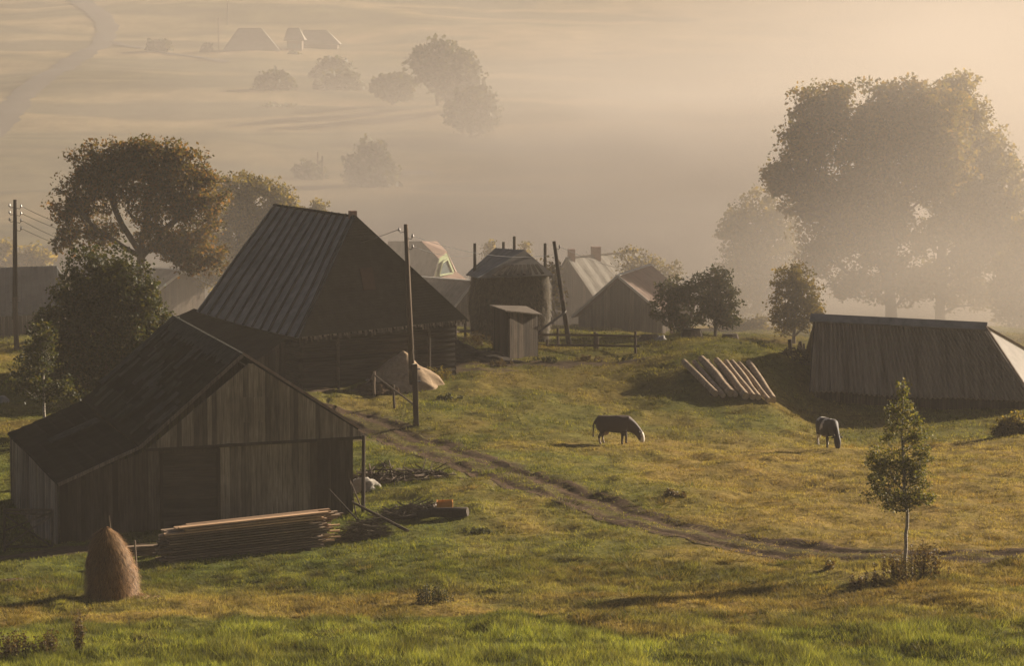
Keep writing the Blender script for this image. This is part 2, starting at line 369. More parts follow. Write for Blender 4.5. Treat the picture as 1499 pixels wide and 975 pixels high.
farc = ramp(nt, sep.outputs[2], [(.30, (.03, .03, .014)), (.40, (.10, .085, .036)), (.45, (.05, .046, .02)), (.50, (.13, .10, .045)), (.60, (.21, .15, .075)), (.66, (.07, .06, .03))])
geo = N(nt, 'ShaderNodeNewGeometry'); sx = N(nt, 'ShaderNodeSeparateXYZ'); nt.links.new(geo.outputs['Position'], sx.inputs[0])
mr = N(nt, 'ShaderNodeMapRange'); mr.inputs[1].default_value = 240; mr.inputs[2].default_value = 320; nt.links.new(sx.outputs[1], mr.inputs[0])
nF = noise(nt, (1, .5, 1), 6, .12, .75); c = mixc(nt, mr.outputs[0], c, mixc(nt, ramp(nt, nF, [(.38, (0, 0, 0)), (.62, (1, 1, 1))]), farc, mixc(nt, 1.0, farc, (.5, .53, .42), 'MULTIPLY')))
dirt = ramp(nt, nA, [(.3, (.045, .030, .018)), (.7, (.13, .09, .055))]); c = mixc(nt, sep.outputs[1], c, dirt)
finish(nt, out, c, .95, nA, .8, .12, .05)
ground = npmesh('ground', np.stack([XX, YY, ZZ], -1).reshape(-1, 3), F, 4, m, smooth=True, colors=colr); tag(ground, kind='structure'); M['ground'] = m
# ---- dirt track
m, nt, out = newmat('track_dirt'); nA = noise(nt, (1, 1, 1), 6, 4.0, .75); nB = noise(nt, (1, 1, 1), 4, .8, .6)
c = ramp(nt, nA, [(.3, (.024, .015, .009)), (.6, (.085, .053, .031)), (.85, (.18, .12, .075))]); at = N(nt, 'ShaderNodeAttribute'); at.attribute_name = 'col'; c = mixc(nt, at.outputs['Fac'], c, ramp(nt, nA, [(.3, (.06, .055, .014)), (.7, (.16, .14, .04))]))
finish(nt, out, c, .95, nA, 1.0, .1, .05); M['track'] = m
def strip_mesh(name, path, half, mat, zo, res=.3, ncross=31, edge=.35):
    P = np.array(path, float); seg = np.hypot(*np.diff(P, axis=0).T); S = np.concatenate([[0], np.cumsum(seg)])
    t = np.arange(0, S[-1], res)
    # smooth centre line
    cx = np.interp(t, S, P[:, 0]); cy = np.interp(t, S, P[:, 1]); k = max(3, int(4 / res)); ker = np.hanning(k + 2)[1:-1]; ker /= ker.sum()
    cx = np.convolve(np.pad(cx, k // 2, mode='edge'), ker, 'valid')[:len(t)]; cy = np.convolve(np.pad(cy, k // 2, mode='edge'), ker, 'valid')[:len(t)]
    dx = np.gradient(cx); dy = np.gradient(cy); l = np.hypot(dx, dy); nxn, nyn = dy / l, -dx / l
    w = np.linspace(-1, 1, ncross); hw = half * (1 + (vn(t / 1.1, t * 0, 5) - .5) * edge)[:, None]
    X = cx[:, None] + nxn[:, None] * w * hw; Y = cy[:, None] + nyn[:, None] * w * hw
    Z = g(X, Y) + zo + .03 * (vn(X * 3, Y * 3, 9) - .5); Z[:, 0] -= .12; Z[:, -1] -= .12
    J = np.arange(X.size).reshape(X.shape); F = np.stack([J[:-1, :-1], J[:-1, 1:], J[1:, 1:], J[1:, :-1]], -1).reshape(-1)
    wv = np.abs(w)[None, :] + (fbm(X * .9, Y * .9, 201, 3) - .5) * .5; gm = np.clip((1 - sstep(.10, .28, wv)) * .7 + sstep(.88, 1.05, wv), 0, 1) * .8
    return npmesh(name, np.stack([X, Y, Z], -1).reshape(-1, 3), F, 4, mat, smooth=True, colors=np.repeat(gm.reshape(-1, 1), 4, 1))
tag(strip_mesh('dirt_track', _T, 1.55, M['track'], .012), kind='structure')
hr = [(W(a, b, y).x, y) for a, b, y in ((80, -25, 1020), (120, 5, 940), (158, 38, 850), (150, 58, 800), (95, 100, 720), (40, 145, 640), (5, 185, 580), (-60, 250, 505))]
M['lane'] = plain('pale_lane', (.008, .007, .005), (.028, .022, .015), .25, .95, .3, .1, (1, .4, 1))
tag(strip_mesh('hillside_road', hr, 2.6, M['lane'], .35, 3.0, 5, .5), kind='structure')
hr2 = [(W(a, b, y).x, y) for a, b, y in ((150, 50, 815), (210, 72, 775), (300, 84, 750), (340, 95, 728))]
tag(strip_mesh('hillside_path', hr2, 1.2, M['lane'], .30, 3.0, 5, .5), kind='structure')
# ---- grass
m, nt, out = newmat('grass_blades')
at = N(nt, 'ShaderNodeAttribute'); at.attribute_name = 'col'
d = N(nt, 'ShaderNodeBsdfPrincipled'); d.inputs['Roughness'].default_value = .7; d.inputs['Specular IOR Level'].default_value = .15
t = N(nt, 'ShaderNodeBsdfTranslucent'); mx = N(nt, 'ShaderNodeMixShader'); mx.inputs[0].default_value = .4
nt.links.new(at.outputs['Color'], d.inputs['Base Color']); nt.links.new(mixc(nt, 1.0, at.outputs['Color'], (1.3, 1.2, .7), 'MULTIPLY'), t.inputs[0])
nt.links.new(d.outputs[0], mx.inputs[1]); nt.links.new(t.outputs[0], mx.inputs[2]); nt.links.new(mx.outputs[0], out.inputs[0]); M['blade'] = m
def grass(name, y0, y1, dens, hgt, wid, nb, u0=-160, u1=1660, track=True):
    n = int(dens * (y1 - y0) * (u1 - u0) / FPX * (y0 + y1) / 2)
    Y = np.sqrt(RNG.uniform(y0 ** 2, y1 ** 2, n)); u = RNG.uniform(u0, u1, n); X = (u - 749.5) / FPX * Y
    clump = fbm(X / .9, Y / 1.3, 141, 2); keep = RNG.random(n) < (.25 + 1.1 * clump)
    keep &= RNG.random(n) > dirtness(X, Y) * 1.08
    X, Y, clump = X[keep], Y[keep], clump[keep]; n = len(X)
    Z = g(X, Y); D = dryness(X, Y)
    big = sstep(.45, .8, fbm(X / 2.2, Y / 3, 151, 2)); lush = (1 - sstep(109, 113, Y + (fbm(X / 3, Y / 3, 161) - .5) * 5))
    h = hgt * (.5 + .9 * clump) * (1 + .7 * big * (1 - D)) * (1 + .7 * lush)
    X0, Y0 = X, Y
    X = np.repeat(X, nb) + RNG.normal(0, .05, n * nb); Y = np.repeat(Y, nb) + RNG.normal(0, .05, n * nb); Z = np.repeat(Z, nb) - .02; h = np.repeat(h, nb) * RNG.uniform(.5, 1.25, n * nb); D = np.repeat(D, nb)
    a = RNG.uniform(0, 2 * np.pi, n * nb); w = wid * RNG.uniform(.6, 1.3, n * nb); lean = RNG.normal(0, .45, (2, n * nb)) * h
    P = np.empty((n * nb, 3, 3), np.float32)
    P[:, 0] = np.stack([X - np.cos(a) * w, Y - np.sin(a) * w, Z], -1); P[:, 1] = np.stack([X + np.cos(a) * w, Y + np.sin(a) * w, Z], -1)
    P[:, 2] = np.stack([X + lean[0], Y + lean[1], Z + h], -1)
    r = RNG.random((n * nb, 1)); q_ = np.repeat(fbm(X0 / .55, Y0 / .8, 171, 2), nb)[:, None]; q_ = np.clip((q_ - .28) / .42, 0, 1); gcol = (np.array([.05, .068, .011]) * (1 - r) + np.array([.19, .205, .03]) * r) * (.45 + .8 * q_) * (1 + .55 * np.repeat(lush, nb)[:, None]); dcol = (np.array([.14, .105, .028]) * (1 - r) + np.array([.38, .30, .10]) * r) * (.5 + .7 * q_)  # patchy blade tone also paints the small shadows between clumps
    Dm = np.clip(D + RNG.normal(0, .16, n * nb), 0, 1)[:, None]; c = gcol * (1 - Dm) + dcol * Dm
    C = np.ones((n * nb, 3, 4), np.float32); C[:, :, :3] = c[:, None, :]
    o = npmesh(name, P.reshape(-1, 3), np.arange(n * nb * 3), 3, M['blade'], colors=C.reshape(-1, 4)); return tag(o, kind='stuff')
GD = 1.0
tag(grass('grass', 101, 124, 110 * GD, .13, .012, 4), 'green and straw coloured meadow grass in the foreground', 'grass')
tag(grass('pasture_grass', 124, 160, 45 * GD, .10, .016, 4), 'short golden and green pasture grass round the cows', 'grass')
tag(grass('village_grass', 160, 216, 26 * GD, .11, .022, 3), 'short grass on the bank before the farm buildings', 'grass')
def tussocks(name, n, y0, y1, hgt, per):
    Y = np.sqrt(RNG.uniform(y0 ** 2, y1 ** 2, n)); X = (RNG.uniform(-160, 1660, n) - 749.5) / FPX * Y
    ok = (fbm(X / 6, Y / 6, 301, 2) > .45) & (np.abs(track_d(X, Y)) > .9); X, Y = X[ok], Y[ok]; n = len(X); sz = RNG.uniform(.5, 1.3, n); tone = RNG.uniform(.5, 1.15, n); dr = np.clip(dryness(X, Y) * .8 + RNG.normal(0, .2, n), 0, 1)
    k = lambda v: np.repeat(v, per); m_ = n * per
    x = k(X) + RNG.normal(0, .13, m_) * k(sz) * 1.5; y = k(Y) + RNG.normal(0, .10, m_) * k(sz); z = g(x, y) - .02; h = hgt * k(sz) * RNG.uniform(.5, 1.2, m_); a = RNG.uniform(0, 6.28, m_); w = .014
    P = np.empty((m_, 3, 3), np.float32); P[:, 0] = np.stack([x - np.cos(a) * w, y - np.sin(a) * w, z], -1); P[:, 1] = np.stack([x + np.cos(a) * w, y + np.sin(a) * w, z], -1)
    P[:, 2] = np.stack([x + (x - k(X)) * .9 + RNG.normal(0, .3, m_) * h, y + (y - k(Y)) * .9 + RNG.normal(0, .3, m_) * h, z + h], -1)
    c = (np.array([.06, .075, .012]) * (1 - k(dr))[:, None] + np.array([.26, .175, .055]) * k(dr)[:, None]) * (k(tone) * RNG.uniform(.6, 1.4, m_))[:, None]
    C = np.ones((m_, 3, 4), np.float32); C[:, :, :3] = c[:, None, :]
    return tag(npmesh(name, P.reshape(-1, 3), np.arange(m_ * 3), 3, M['blade'], colors=C.reshape(-1, 4)), kind='stuff')
tag(tussocks('grass_tussocks', 1500, 102, 125, .24, 60), 'taller darker grass tussocks in the foreground meadow', 'grass')
tag(tussocks('pasture_tussocks', 2200, 125, 200, .20, 45), 'scattered coarse grass tussocks over the pasture', 'grass')
# ------------------------------------------------------------------ trees
def orth(d):
    a = np.array([0, 0, 1.]) if abs(d[2]) < .9 else np.array([1., 0, 0]); x = np.cross(d, a); x /= np.linalg.norm(x); return x, np.cross(d, x)
def skeleton(base, stems, centers, r_tip, r_base, jit=.12, step=.9):
    nodes = [np.array(base, float)]; par = [-1]; plen = [0.]
    def addn(p, q):
        nodes.append(np.array(p, float)); par.append(q); plen.append(plen[q] + float(np.linalg.norm(nodes[-1] - nodes[q]))); return len(nodes) - 1
    def addline(q, p, st):
        a = nodes[q]; p = np.array(p, float); L = np.linalg.norm(p - a); k = max(1, int(L / st)); cur = q
        for i in range(1, k + 1):
            t_ = i / k; pt = a * (1 - t_) + p * t_
            if i < k: pt = pt + RNG.normal(0, jit * st * .5, 3); pt[2] += math.sin(t_ * math.pi) * -.0 * L
            cur = addn(pt, cur)
        return cur
    for st in stems:
        q = 0
        for p in st: q = addline(q, p, step)
    C = np.array(centers); nd = np.array(nodes)
    order = np.argsort([np.min(np.linalg.norm(nd - c, axis=1)) for c in C]); tips = []
    for i in order:
        c = C[i]; A = np.array(nodes); d = np.linalg.norm(A - c, axis=1); up = np.maximum(A[:, 2] - c[2] + .25 * np.hypot(A[:, 0] - c[0], A[:, 1] - c[1]), 0)
        q = int(np.argmin(d + .35 * np.array(plen) * .5 + up * .9)); tips.append(addline(q, c, step))
    cnt = np.zeros(len(nodes)); cnt[tips] = 1
    for i in range(len(nodes) - 1, 0, -1): cnt[par[i]] += cnt[i]
    rad = np.maximum(r_tip * np.maximum(cnt, 1) ** .5, r_tip); rad = rad * (1 + (r_base / max(rad[0], 1e-6) - 1) * np.clip(cnt / cnt[0], 0, 1))
    return nodes, par, rad
def branchmesh(name, nodes, par, rad, mat, parent, n=6):
    V = []; Fc = []; b = 0
    cs = [(math.cos(2 * math.pi * k / n), math.sin(2 * math.pi * k / n)) for k in range(n)]
    for i in range(1, len(nodes)):
        p, q = nodes[par[i]], nodes[i]; d = q - p; L = np.linalg.norm(d)
        if L < 1e-4: continue
        x, y = orth(d / L); r0 = min(rad[par[i]], rad[i] * 1.35); r1 = rad[i]
        if par[i] == 0: r0 = rad[0] * 1.25
        for (c, s_) in cs: V.append(p + (x * c + y * s_) * r0)
        for (c, s_) in cs: V.append(q + (x * c + y * s_) * r1)
        for k in range(n): Fc += [b + k, b + (k + 1) % n, b + n + (k + 1) % n, b + n + k]
        b += 2 * n
    return npmesh(name, np.array(V), Fc, 4, mat, parent, smooth=True)
def leafmesh(name, centers, radii, per, size, mat, parent, flat=.75, outward=None):
    C = np.repeat(np.array(centers), per, axis=0); n = len(C); rr = np.repeat(np.array(radii), per)
    dv = RNG.normal(0, 1, (n, 3)); dv /= np.linalg.norm(dv, axis=1)[:, None]; C = C + dv * (rr * RNG.random(n) ** .45)[:, None] * np.array([1, 1, flat])
    a = RNG.normal(0, 1, (n, 3)); a[:, 2] *= .8; a /= np.linalg.norm(a, axis=1)[:, None]; h = RNG.normal(0, 1, (n, 3)); b = np.cross(a, h); b /= np.linalg.norm(b, axis=1)[:, None]
    s = (size * RNG.uniform(.55, 1.25, n))[:, None]
    P = np.stack([C - a * s * .6, C + b * s * .38 - a * s * .05, C + a * s * .6, C - b * s * .38 + a * s * .08], 1)
    return npmesh(name, P.reshape(-1, 3), np.arange(n * 4), 4, mat, parent)
def tree(name, label, cat, px, Y, blobs, ncl, per, lsize, leaf, bark='bark', r_base=.3, r_tip=.012, clr=.7, stems=None, group=None, holes=0, depth=.8, shell=.45, fork=.45, base=None, step=.9, z0=None):
    """blobs: (px, py, rx, ry[, dY]) in picture units at distance Y; each becomes an ellipsoid of the crown"""
    b = G(px, Y) if base is None else Vector(base); k = Y / FPX
    root = empty(name, b, label, cat, group)
    E = []
    for q in blobs:
        c = W(q[0], q[1], Y + (q[4] if len(q) > 4 else 0)); rx, rz = q[2] * k, q[3] * k; E.append((np.array(c), np.array([rx, (rx + rz) / 2 * depth, rz])))
    wv = np.array([np.prod(e[1]) ** .75 for e in E]); wv /= wv.sum(); cen = []
    zm_ = float(np.average([e[0][2] for e in E], weights=wv)) + .1; hs = []; _ = [E[i][0] + RNG.normal(0, .62, 3) * E[i][1] for i in RNG.choice(len(E), holes, p=wv)] if holes else []
    while len(cen) < ncl:
        i = RNG.choice(len(E), p=wv); c, r = E[i]; d = RNG.normal(0, 1, 3); d /= np.linalg.norm(d); p = c + d * r * RNG.random() ** shell
        if holes and fbm((p[0] + .25 * p[1]) / (1.25 * clr), p[2] / (1.0 * clr), 7 + int(px), 2) < (.375 if holes > 19 else .42 if holes > 12 else .40) - (.10 if p[2] > zm_ else 0): continue
        cen.append(p)
    cen = np.array(cen); top = max(e[0][2] + e[1][2] for e in E); bb = np.array(b); mid = np.average([e[0] for e in E], axis=0, weights=wv)
    if stems is None:
        H = top - bb[2]; f = bb + np.array([0, 0, H * fork * .7]); f[:2] += (mid[:2] - bb[:2]) * .3
        stems = [[f, mid * .8 + np.array([0, 0, top]) * .0 + f * .2, np.array([mid[0], mid[1], mid[2] + (top - mid[2]) * .6])]]
    else: stems = [[np.array(W(a, c, Y + dd)) for a, c, dd in s_] for s_ in stems]
    nodes, par, rad = skeleton(bb - np.array([0, 0, .15]), stems, cen, r_tip, r_base, step=step)
    branchmesh('trunk', nodes, par, rad, M[bark], root, 7 if r_base > .15 else 5)
    leafmesh('crown', cen, RNG.uniform(.6, 1.25, len(cen)) * clr, per, lsize, M[leaf], root)
    return root
# maples behind the right barn
tree('maple_tree', 'tallest hazy maple with broad crown behind the long low barn', 'tree', 1305, 226,
     [(1275,180,85,62),(1200,165,42,48),(1180,215,40,38),(1155,258,36,28),(1200,290,60,42),(1270,270,90,60),(1350,170,70,48),(1370,230,60,60),(1225,350,62,38),(1200,385,36,28),(1290,350,70,50),(1330,140,40,25),(1250,415,50,22),(1320,420,50,30),(1150,265,28,20)],
     1700, 44, .25, 'leaf_maple', r_base=.42, r_tip=.016, clr=.85, stems=[[(1303,430,0),(1298,360,0),(1275,290,0),(1262,200,0)],[(1303,430,0),(1300,380,0),(1320,300,1),(1340,200,1)],[(1303,430,0),(1292,390,0),(1240,340,-1),(1195,280,-2)]], holes=26, group=None)
tree('maple_tree', 'hazy maple with its trunk nearest the right end of the long low barn ridge', 'tree', 1378, 230,
     [(1400,180,48,50),(1440,240,50,60),(1470,290,48,60),(1410,290,55,60),(1380,370,55,50),(1440,360,55,50),(1490,350,50,55),(1350,410,34,26),(1415,425,45,26),(1395,130,32,25)],
     1150, 44, .25, 'leaf_gold', r_base=.36, r_tip=.016, clr=.85, stems=[[(1376,440,0),(1378,370,0),(1400,280,0),(1405,190,0)],[(1376,440,0),(1380,390,0),(1440,320,1),(1460,260,1)]], holes=20)
tree('maple_tree', 'hazy maple crown cut by the frame edge, its branches hanging beside the barn hip', 'tree', 1545, 222,
     [(1500,400,42,46),(1520,350,40,40),(1490,450,30,32),(1470,430,28,20),(1530,420,40,36)], 420, 44, .25, 'leaf_gold', r_base=.3, r_tip=.016, clr=.8, holes=10)
# left group
tree('maple_tree', 'large rust tinged maple with bare forking limbs showing in its crown', 'tree', 208, 198,
     [(150,240,50,34),(225,235,60,34),(120,290,44,40),(270,260,50,45),(190,270,70,40),(100,300,26,30),(130,345,45,26),(300,300,40,50),(250,330,60,50),(290,370,45,35),(100,355,25,14),(205,222,40,18)],
     850, 40, .19, 'leaf_rust', r_base=.30, r_tip=.014, clr=.7, stems=[[(206,420,0),(205,370,0),(170,310,0),(150,250,0)],[(206,420,0),(208,370,0),(215,300,1),(240,240,1)],[(206,420,0),(205,375,0),(140,335,-1),(110,300,-1)],[(206,420,0),(208,375,0),(260,320,0),(290,270,0)]], holes=20, shell=.38)
tree('leafy_tree', 'paler tree with feathery top right behind the rusty maple', 'tree', 345, 216,
     [(345,290,42,42),(385,290,36,36),(330,350,50,50),(380,340,40,45),(410,300,24,22),(300,390,40,30),(430,310,18,10)], 700, 34, .19, 'leaf_gold', r_base=.24, clr=.62, holes=8)
tree('leafy_tree', 'feathery tree tips rising just behind the steep ribbed roof ridge', 'tree', 455, 226,
     [(440,310,16,16),(465,308,14,14),(450,345,34,34)], 150, 22, .24, 'leaf_gold', r_base=.14, clr=.5)
tree('dense_tree', 'dark dense tree standing behind the plank barn roof', 'tree', 155, 162,
     [(150,400,60,44),(190,430,54,50),(120,440,50,50),(160,480,75,55),(215,480,38,50),(90,500,45,55),(140,540,70,50),(60,540,40,40),(70,480,26,34),(200,530,40,45)],
     850, 44, .16, 'leaf_dark', r_base=.22, clr=.55, holes=0, stems=[[(152,560,0),(150,480,0),(150,400,0)],[(152,560,0),(170,500,0),(200,440,0)]], shell=.5)
tree('young_birch', 'thin pale stemmed birch before the dark dense tree by the plank barn roof', 'tree', 66, 153,
     [(60,520,30,30),(45,560,28,22),(85,570,30,18),(65,490,16,22)], 120, 24, .15, 'leaf_dark', 'birch_bark', r_base=.07, r_tip=.008, clr=.4, stems=[[(64,600,0),(63,545,0),(62,500,0)]], step=.5)
tree('round_bush', 'pale bush beyond the dark roof at the left edge', 'bush', 52, 262, [(52,378,30,18),(40,385,34,14)], 110, 20, .30, 'leaf_gold', r_base=.1, clr=.6)
tree('round_bush', 'pale bush partly cut by the left edge above the dark roof', 'bush', 2, 264, [(0,372,24,24),(15,385,20,14)], 90, 20, .30, 'leaf_gold', r_base=.1, clr=.6)
# middle and right small trees
tree('plum_tree', 'dark multi stemmed plum tree beside the dark gabled barn', 'tree', 1003, 200,
     [(985,425,28,24),(1010,440,32,30),(975,450,24,24),(1020,415,18,14),(1000,465,36,18)], 230, 22, .17, 'leaf_dark', r_base=.11, r_tip=.009, clr=.42, stems=[[(1000,480,0),(988,440,0)],[(1006,480,0),(1020,440,0)],[(1015,478,0),(1035,455,0)]], step=.5, holes=5)
tree('plum_tree', 'small upright plum tree with dark top, right of the multi stemmed one', 'tree', 1047, 199,
     [(1048,410,20,22),(1055,440,30,28),(1060,465,26,16),(1040,455,20,20)], 230, 24, .17, 'leaf_dark', r_base=.09, r_tip=.009, clr=.42, step=.5, holes=4)
tree('leafy_tree', 'golden leaved young tree left of the long low barn', 'tree', 1162, 198,
     [(1160,410,30,26),(1175,440,34,34),(1145,450,22,26),(1185,465,24,20),(1155,475,30,16)], 270, 24, .17, 'leaf_gold', r_base=.10, r_tip=.009, clr=.45, step=.5, holes=5)
tree('misty_tree', 'pale oval tree fading in the mist left of the maples', 'tree', 1108, 285,
     [(1105,320,42,46),(1080,360,34,50),(1125,370,44,60),(1105,420,50,50),(1070,330,20,26),(1145,330,24,40)], 620, 20, .30, 'leaf_gold', r_base=.22, r_tip=.016, clr=.7, shell=.35, holes=10)
tree('bare_tree', 'half bare tree with fine twigs in mist behind the dark gabled barn', 'tree', 940, 246,
     [(925,380,30,20),(950,395,34,24),(980,400,24,18),(935,410,40,20)], 300, 7, .2, 'leaf_gold', r_base=.14, r_tip=.014, clr=.5, shell=.35, step=.6)
for k, (px, py, Y, rx, ry, lab) in enumerate([(716,365,270,8,20,'faint narrow tree in mist left of the hay shelter roof'),(768,372,270,10,22,'faint narrow tree in mist behind the hay shelter poles'),
        (808,405,215,14,30,'thin leafy tree between the hay shelter and the leaning pole'),(860,385,330,8,16,'faint small tree in mist above the chimneyed house')]):
    tree('slender_tree', lab, 'tree', px, Y, [(px,py,rx,ry),(px+2,py+ry,rx*1.3,ry)], 90, 10, .2, 'leaf_gold', r_base=.09, clr=.45)
tree('round_bush', 'low golden bush beneath the misty oval tree', 'bush', 1085, 214, [(1085,480,20,14),(1105,472,20,14),(1060,478,16,12)], 90, 20, .2, 'leaf_gold', r_base=.05, clr=.4)
tree('round_bush', 'greyish bush at the foot of the long low barn', 'bush', 1480, 163.5, [(1478,628,22,18),(1495,618,20,16),(1462,634,14,10),(1485,638,18,8)], 120, 26, .14, 'leaf_gold', r_base=.04, clr=.32, step=.4)
# the young birch in front
tree('young_birch', 'young birch with pale trunk standing alone in the right foreground', 'tree', 1325, 122,
     [(1322,572,10,20),(1318,610,28,26),(1340,640,24,28),(1300,680,32,34),(1340,690,30,32),(1285,715,22,26),(1320,730,44,22),(1348,730,26,16),(1285,680,20,28),(1350,665,14,14),(1300,640,16,16)],
     520, 20, .085, 'leaf_birch', 'birch_bark', r_base=.065, r_tip=.005, clr=.24, stems=[[(1328,770,0),(1324,700,0),(1320,640,0),(1323,565,0)]], step=.35, shell=.55, holes=0)
# weeds and little shrubs
def weed(name, label, px, Y, wpx, hpx, n, leaf='leaf_weed', group=None, lsize=.07, per=9):
    b = G(px, Y); k = Y / FPX; root = empty(name, b, label, 'plant', group); mb = MB(); cen = []
    for i in range(n):
        x = b.x + RNG.normal(0, wpx * k * .38); y = b.y + RNG.normal(0, wpx * k * .25); z = gp(x, y) - .03; h = hpx * k * RNG.uniform(.45, 1.05) * (1 - .35 * min(1, abs(x - b.x) / (wpx * k)))
        lx, ly = RNG.normal(0, .12, 2) * h; pts = [(x + lx * t_ ** 2, y + ly * t_ ** 2, z + h * t_) for t_ in (0, .35, .7, 1)]
        mb.tube(pts, [.012, .009, .006, .003], 4, False)
        for t_ in np.linspace(.25, 1, 5): cen.append((x + lx * t_ ** 2, y + ly * t_ ** 2, z + h * t_))
    mb.build('stem', M['twig'], root); leafmesh('foliage', np.array(cen), np.full(len(cen), .10), per, lsize, M[leaf], root)
    return root
weed('weedy_shrub', 'brown leaved shrub clump at the foot of the young birch, left half', 1310, 118.5, 34, 48, 34)
weed('weedy_shrub', 'brown leaved shrub clump at the foot of the young birch, right half', 1358, 118.2, 34, 60, 34)
weed('weedy_shrub', 'small dark red weed left of the birch foot shrubs', 1252, 116.8, 14, 24, 12)
weed('weedy_shrub', 'low thin weed between the dark red weed and the birch shrubs', 1278, 117, 18, 24, 12)
weed('weedy_shrub', 'little lone shrub in the dry grass below the fallen log', 635, 115.8, 28, 32, 46, 'leaf_dark', lsize=.05)
weed('tall_weed', 'tall dark seeded weed standing near the bottom left corner', 115, 105.3, 12, 86, 14)
weed('tall_weed', 'brown dock weeds at the extreme bottom left edge', 20, 105.2, 40, 44, 26)
weed('tall_weed', 'low brown weeds between the edge weeds and the tall seeded weed', 72, 105.6, 22, 38, 16)
weed('weedy_shrub', 'pale weeds growing right of the sand pile', 645, 176, 36, 20, 24, 'leaf_gold')

for k, (px, row_, Y, w_, h_, n_, lab) in enumerate([(590,540,179,24,14,16,'dark weeds at the farmhouse corner behind the sand pile'),(735,545,182,20,12,14,'low dark weeds at the foot of the plank shed'),(800,540,184,26,10,14,'low reddish weeds right of the plank shed below the fence'),
    (860,540,184.5,26,10,14,'low reddish weeds below the middle fence post'),(915,540,184.5,20,10,10,'low weeds below the last fence post'),(700,500,190,24,22,22,'leafy weeds at the foot of the hay shelter'),(658,585,171,20,10,12,'tufted weeds on the hump right of the pole stub'),
    (480,640,163,26,10,14,'rough weeds beside the track by the barn roof edge'),(560,700,150,20,10,12,'coarse weeds at the edge of the grey branch heap'),(985,735,139.5,18,12,12,'small weed clump at the near edge of the track'),(700,790,131,26,9,14,'coarse dark tuft in the green grass below the felled log'),
    (10,860,121,40,10,16,'reddish weeds at the left edge beside the haystack shadow'),(1120,530,186,34,10,16,'coarse weeds between the log row and the golden young tree'),(1215,830,121,16,14,8,'thin dry weeds by the track left of the young birch')]):
    weed('weedy_shrub', lab, px, Y, w_, h_, n_, 'leaf_weed' if k % 2 else 'leaf_dark', lsize=.08)
M['tar2'] = plain('dark_roof_boards', (.017, .0185, .014), (.046, .048, .037), 2.2, .9, .3, .03, (1, 1, 1), .35)
M['tin'] = plain('tin_sheet', (.10, .11, .105), (.19, .20, .19), 1.4, .6, .2, .02, (1, 1, .4))
def V2(p): return Vector((p[0], p[1]))
def lerp(a, b, t): return a * (1 - t) + b * t
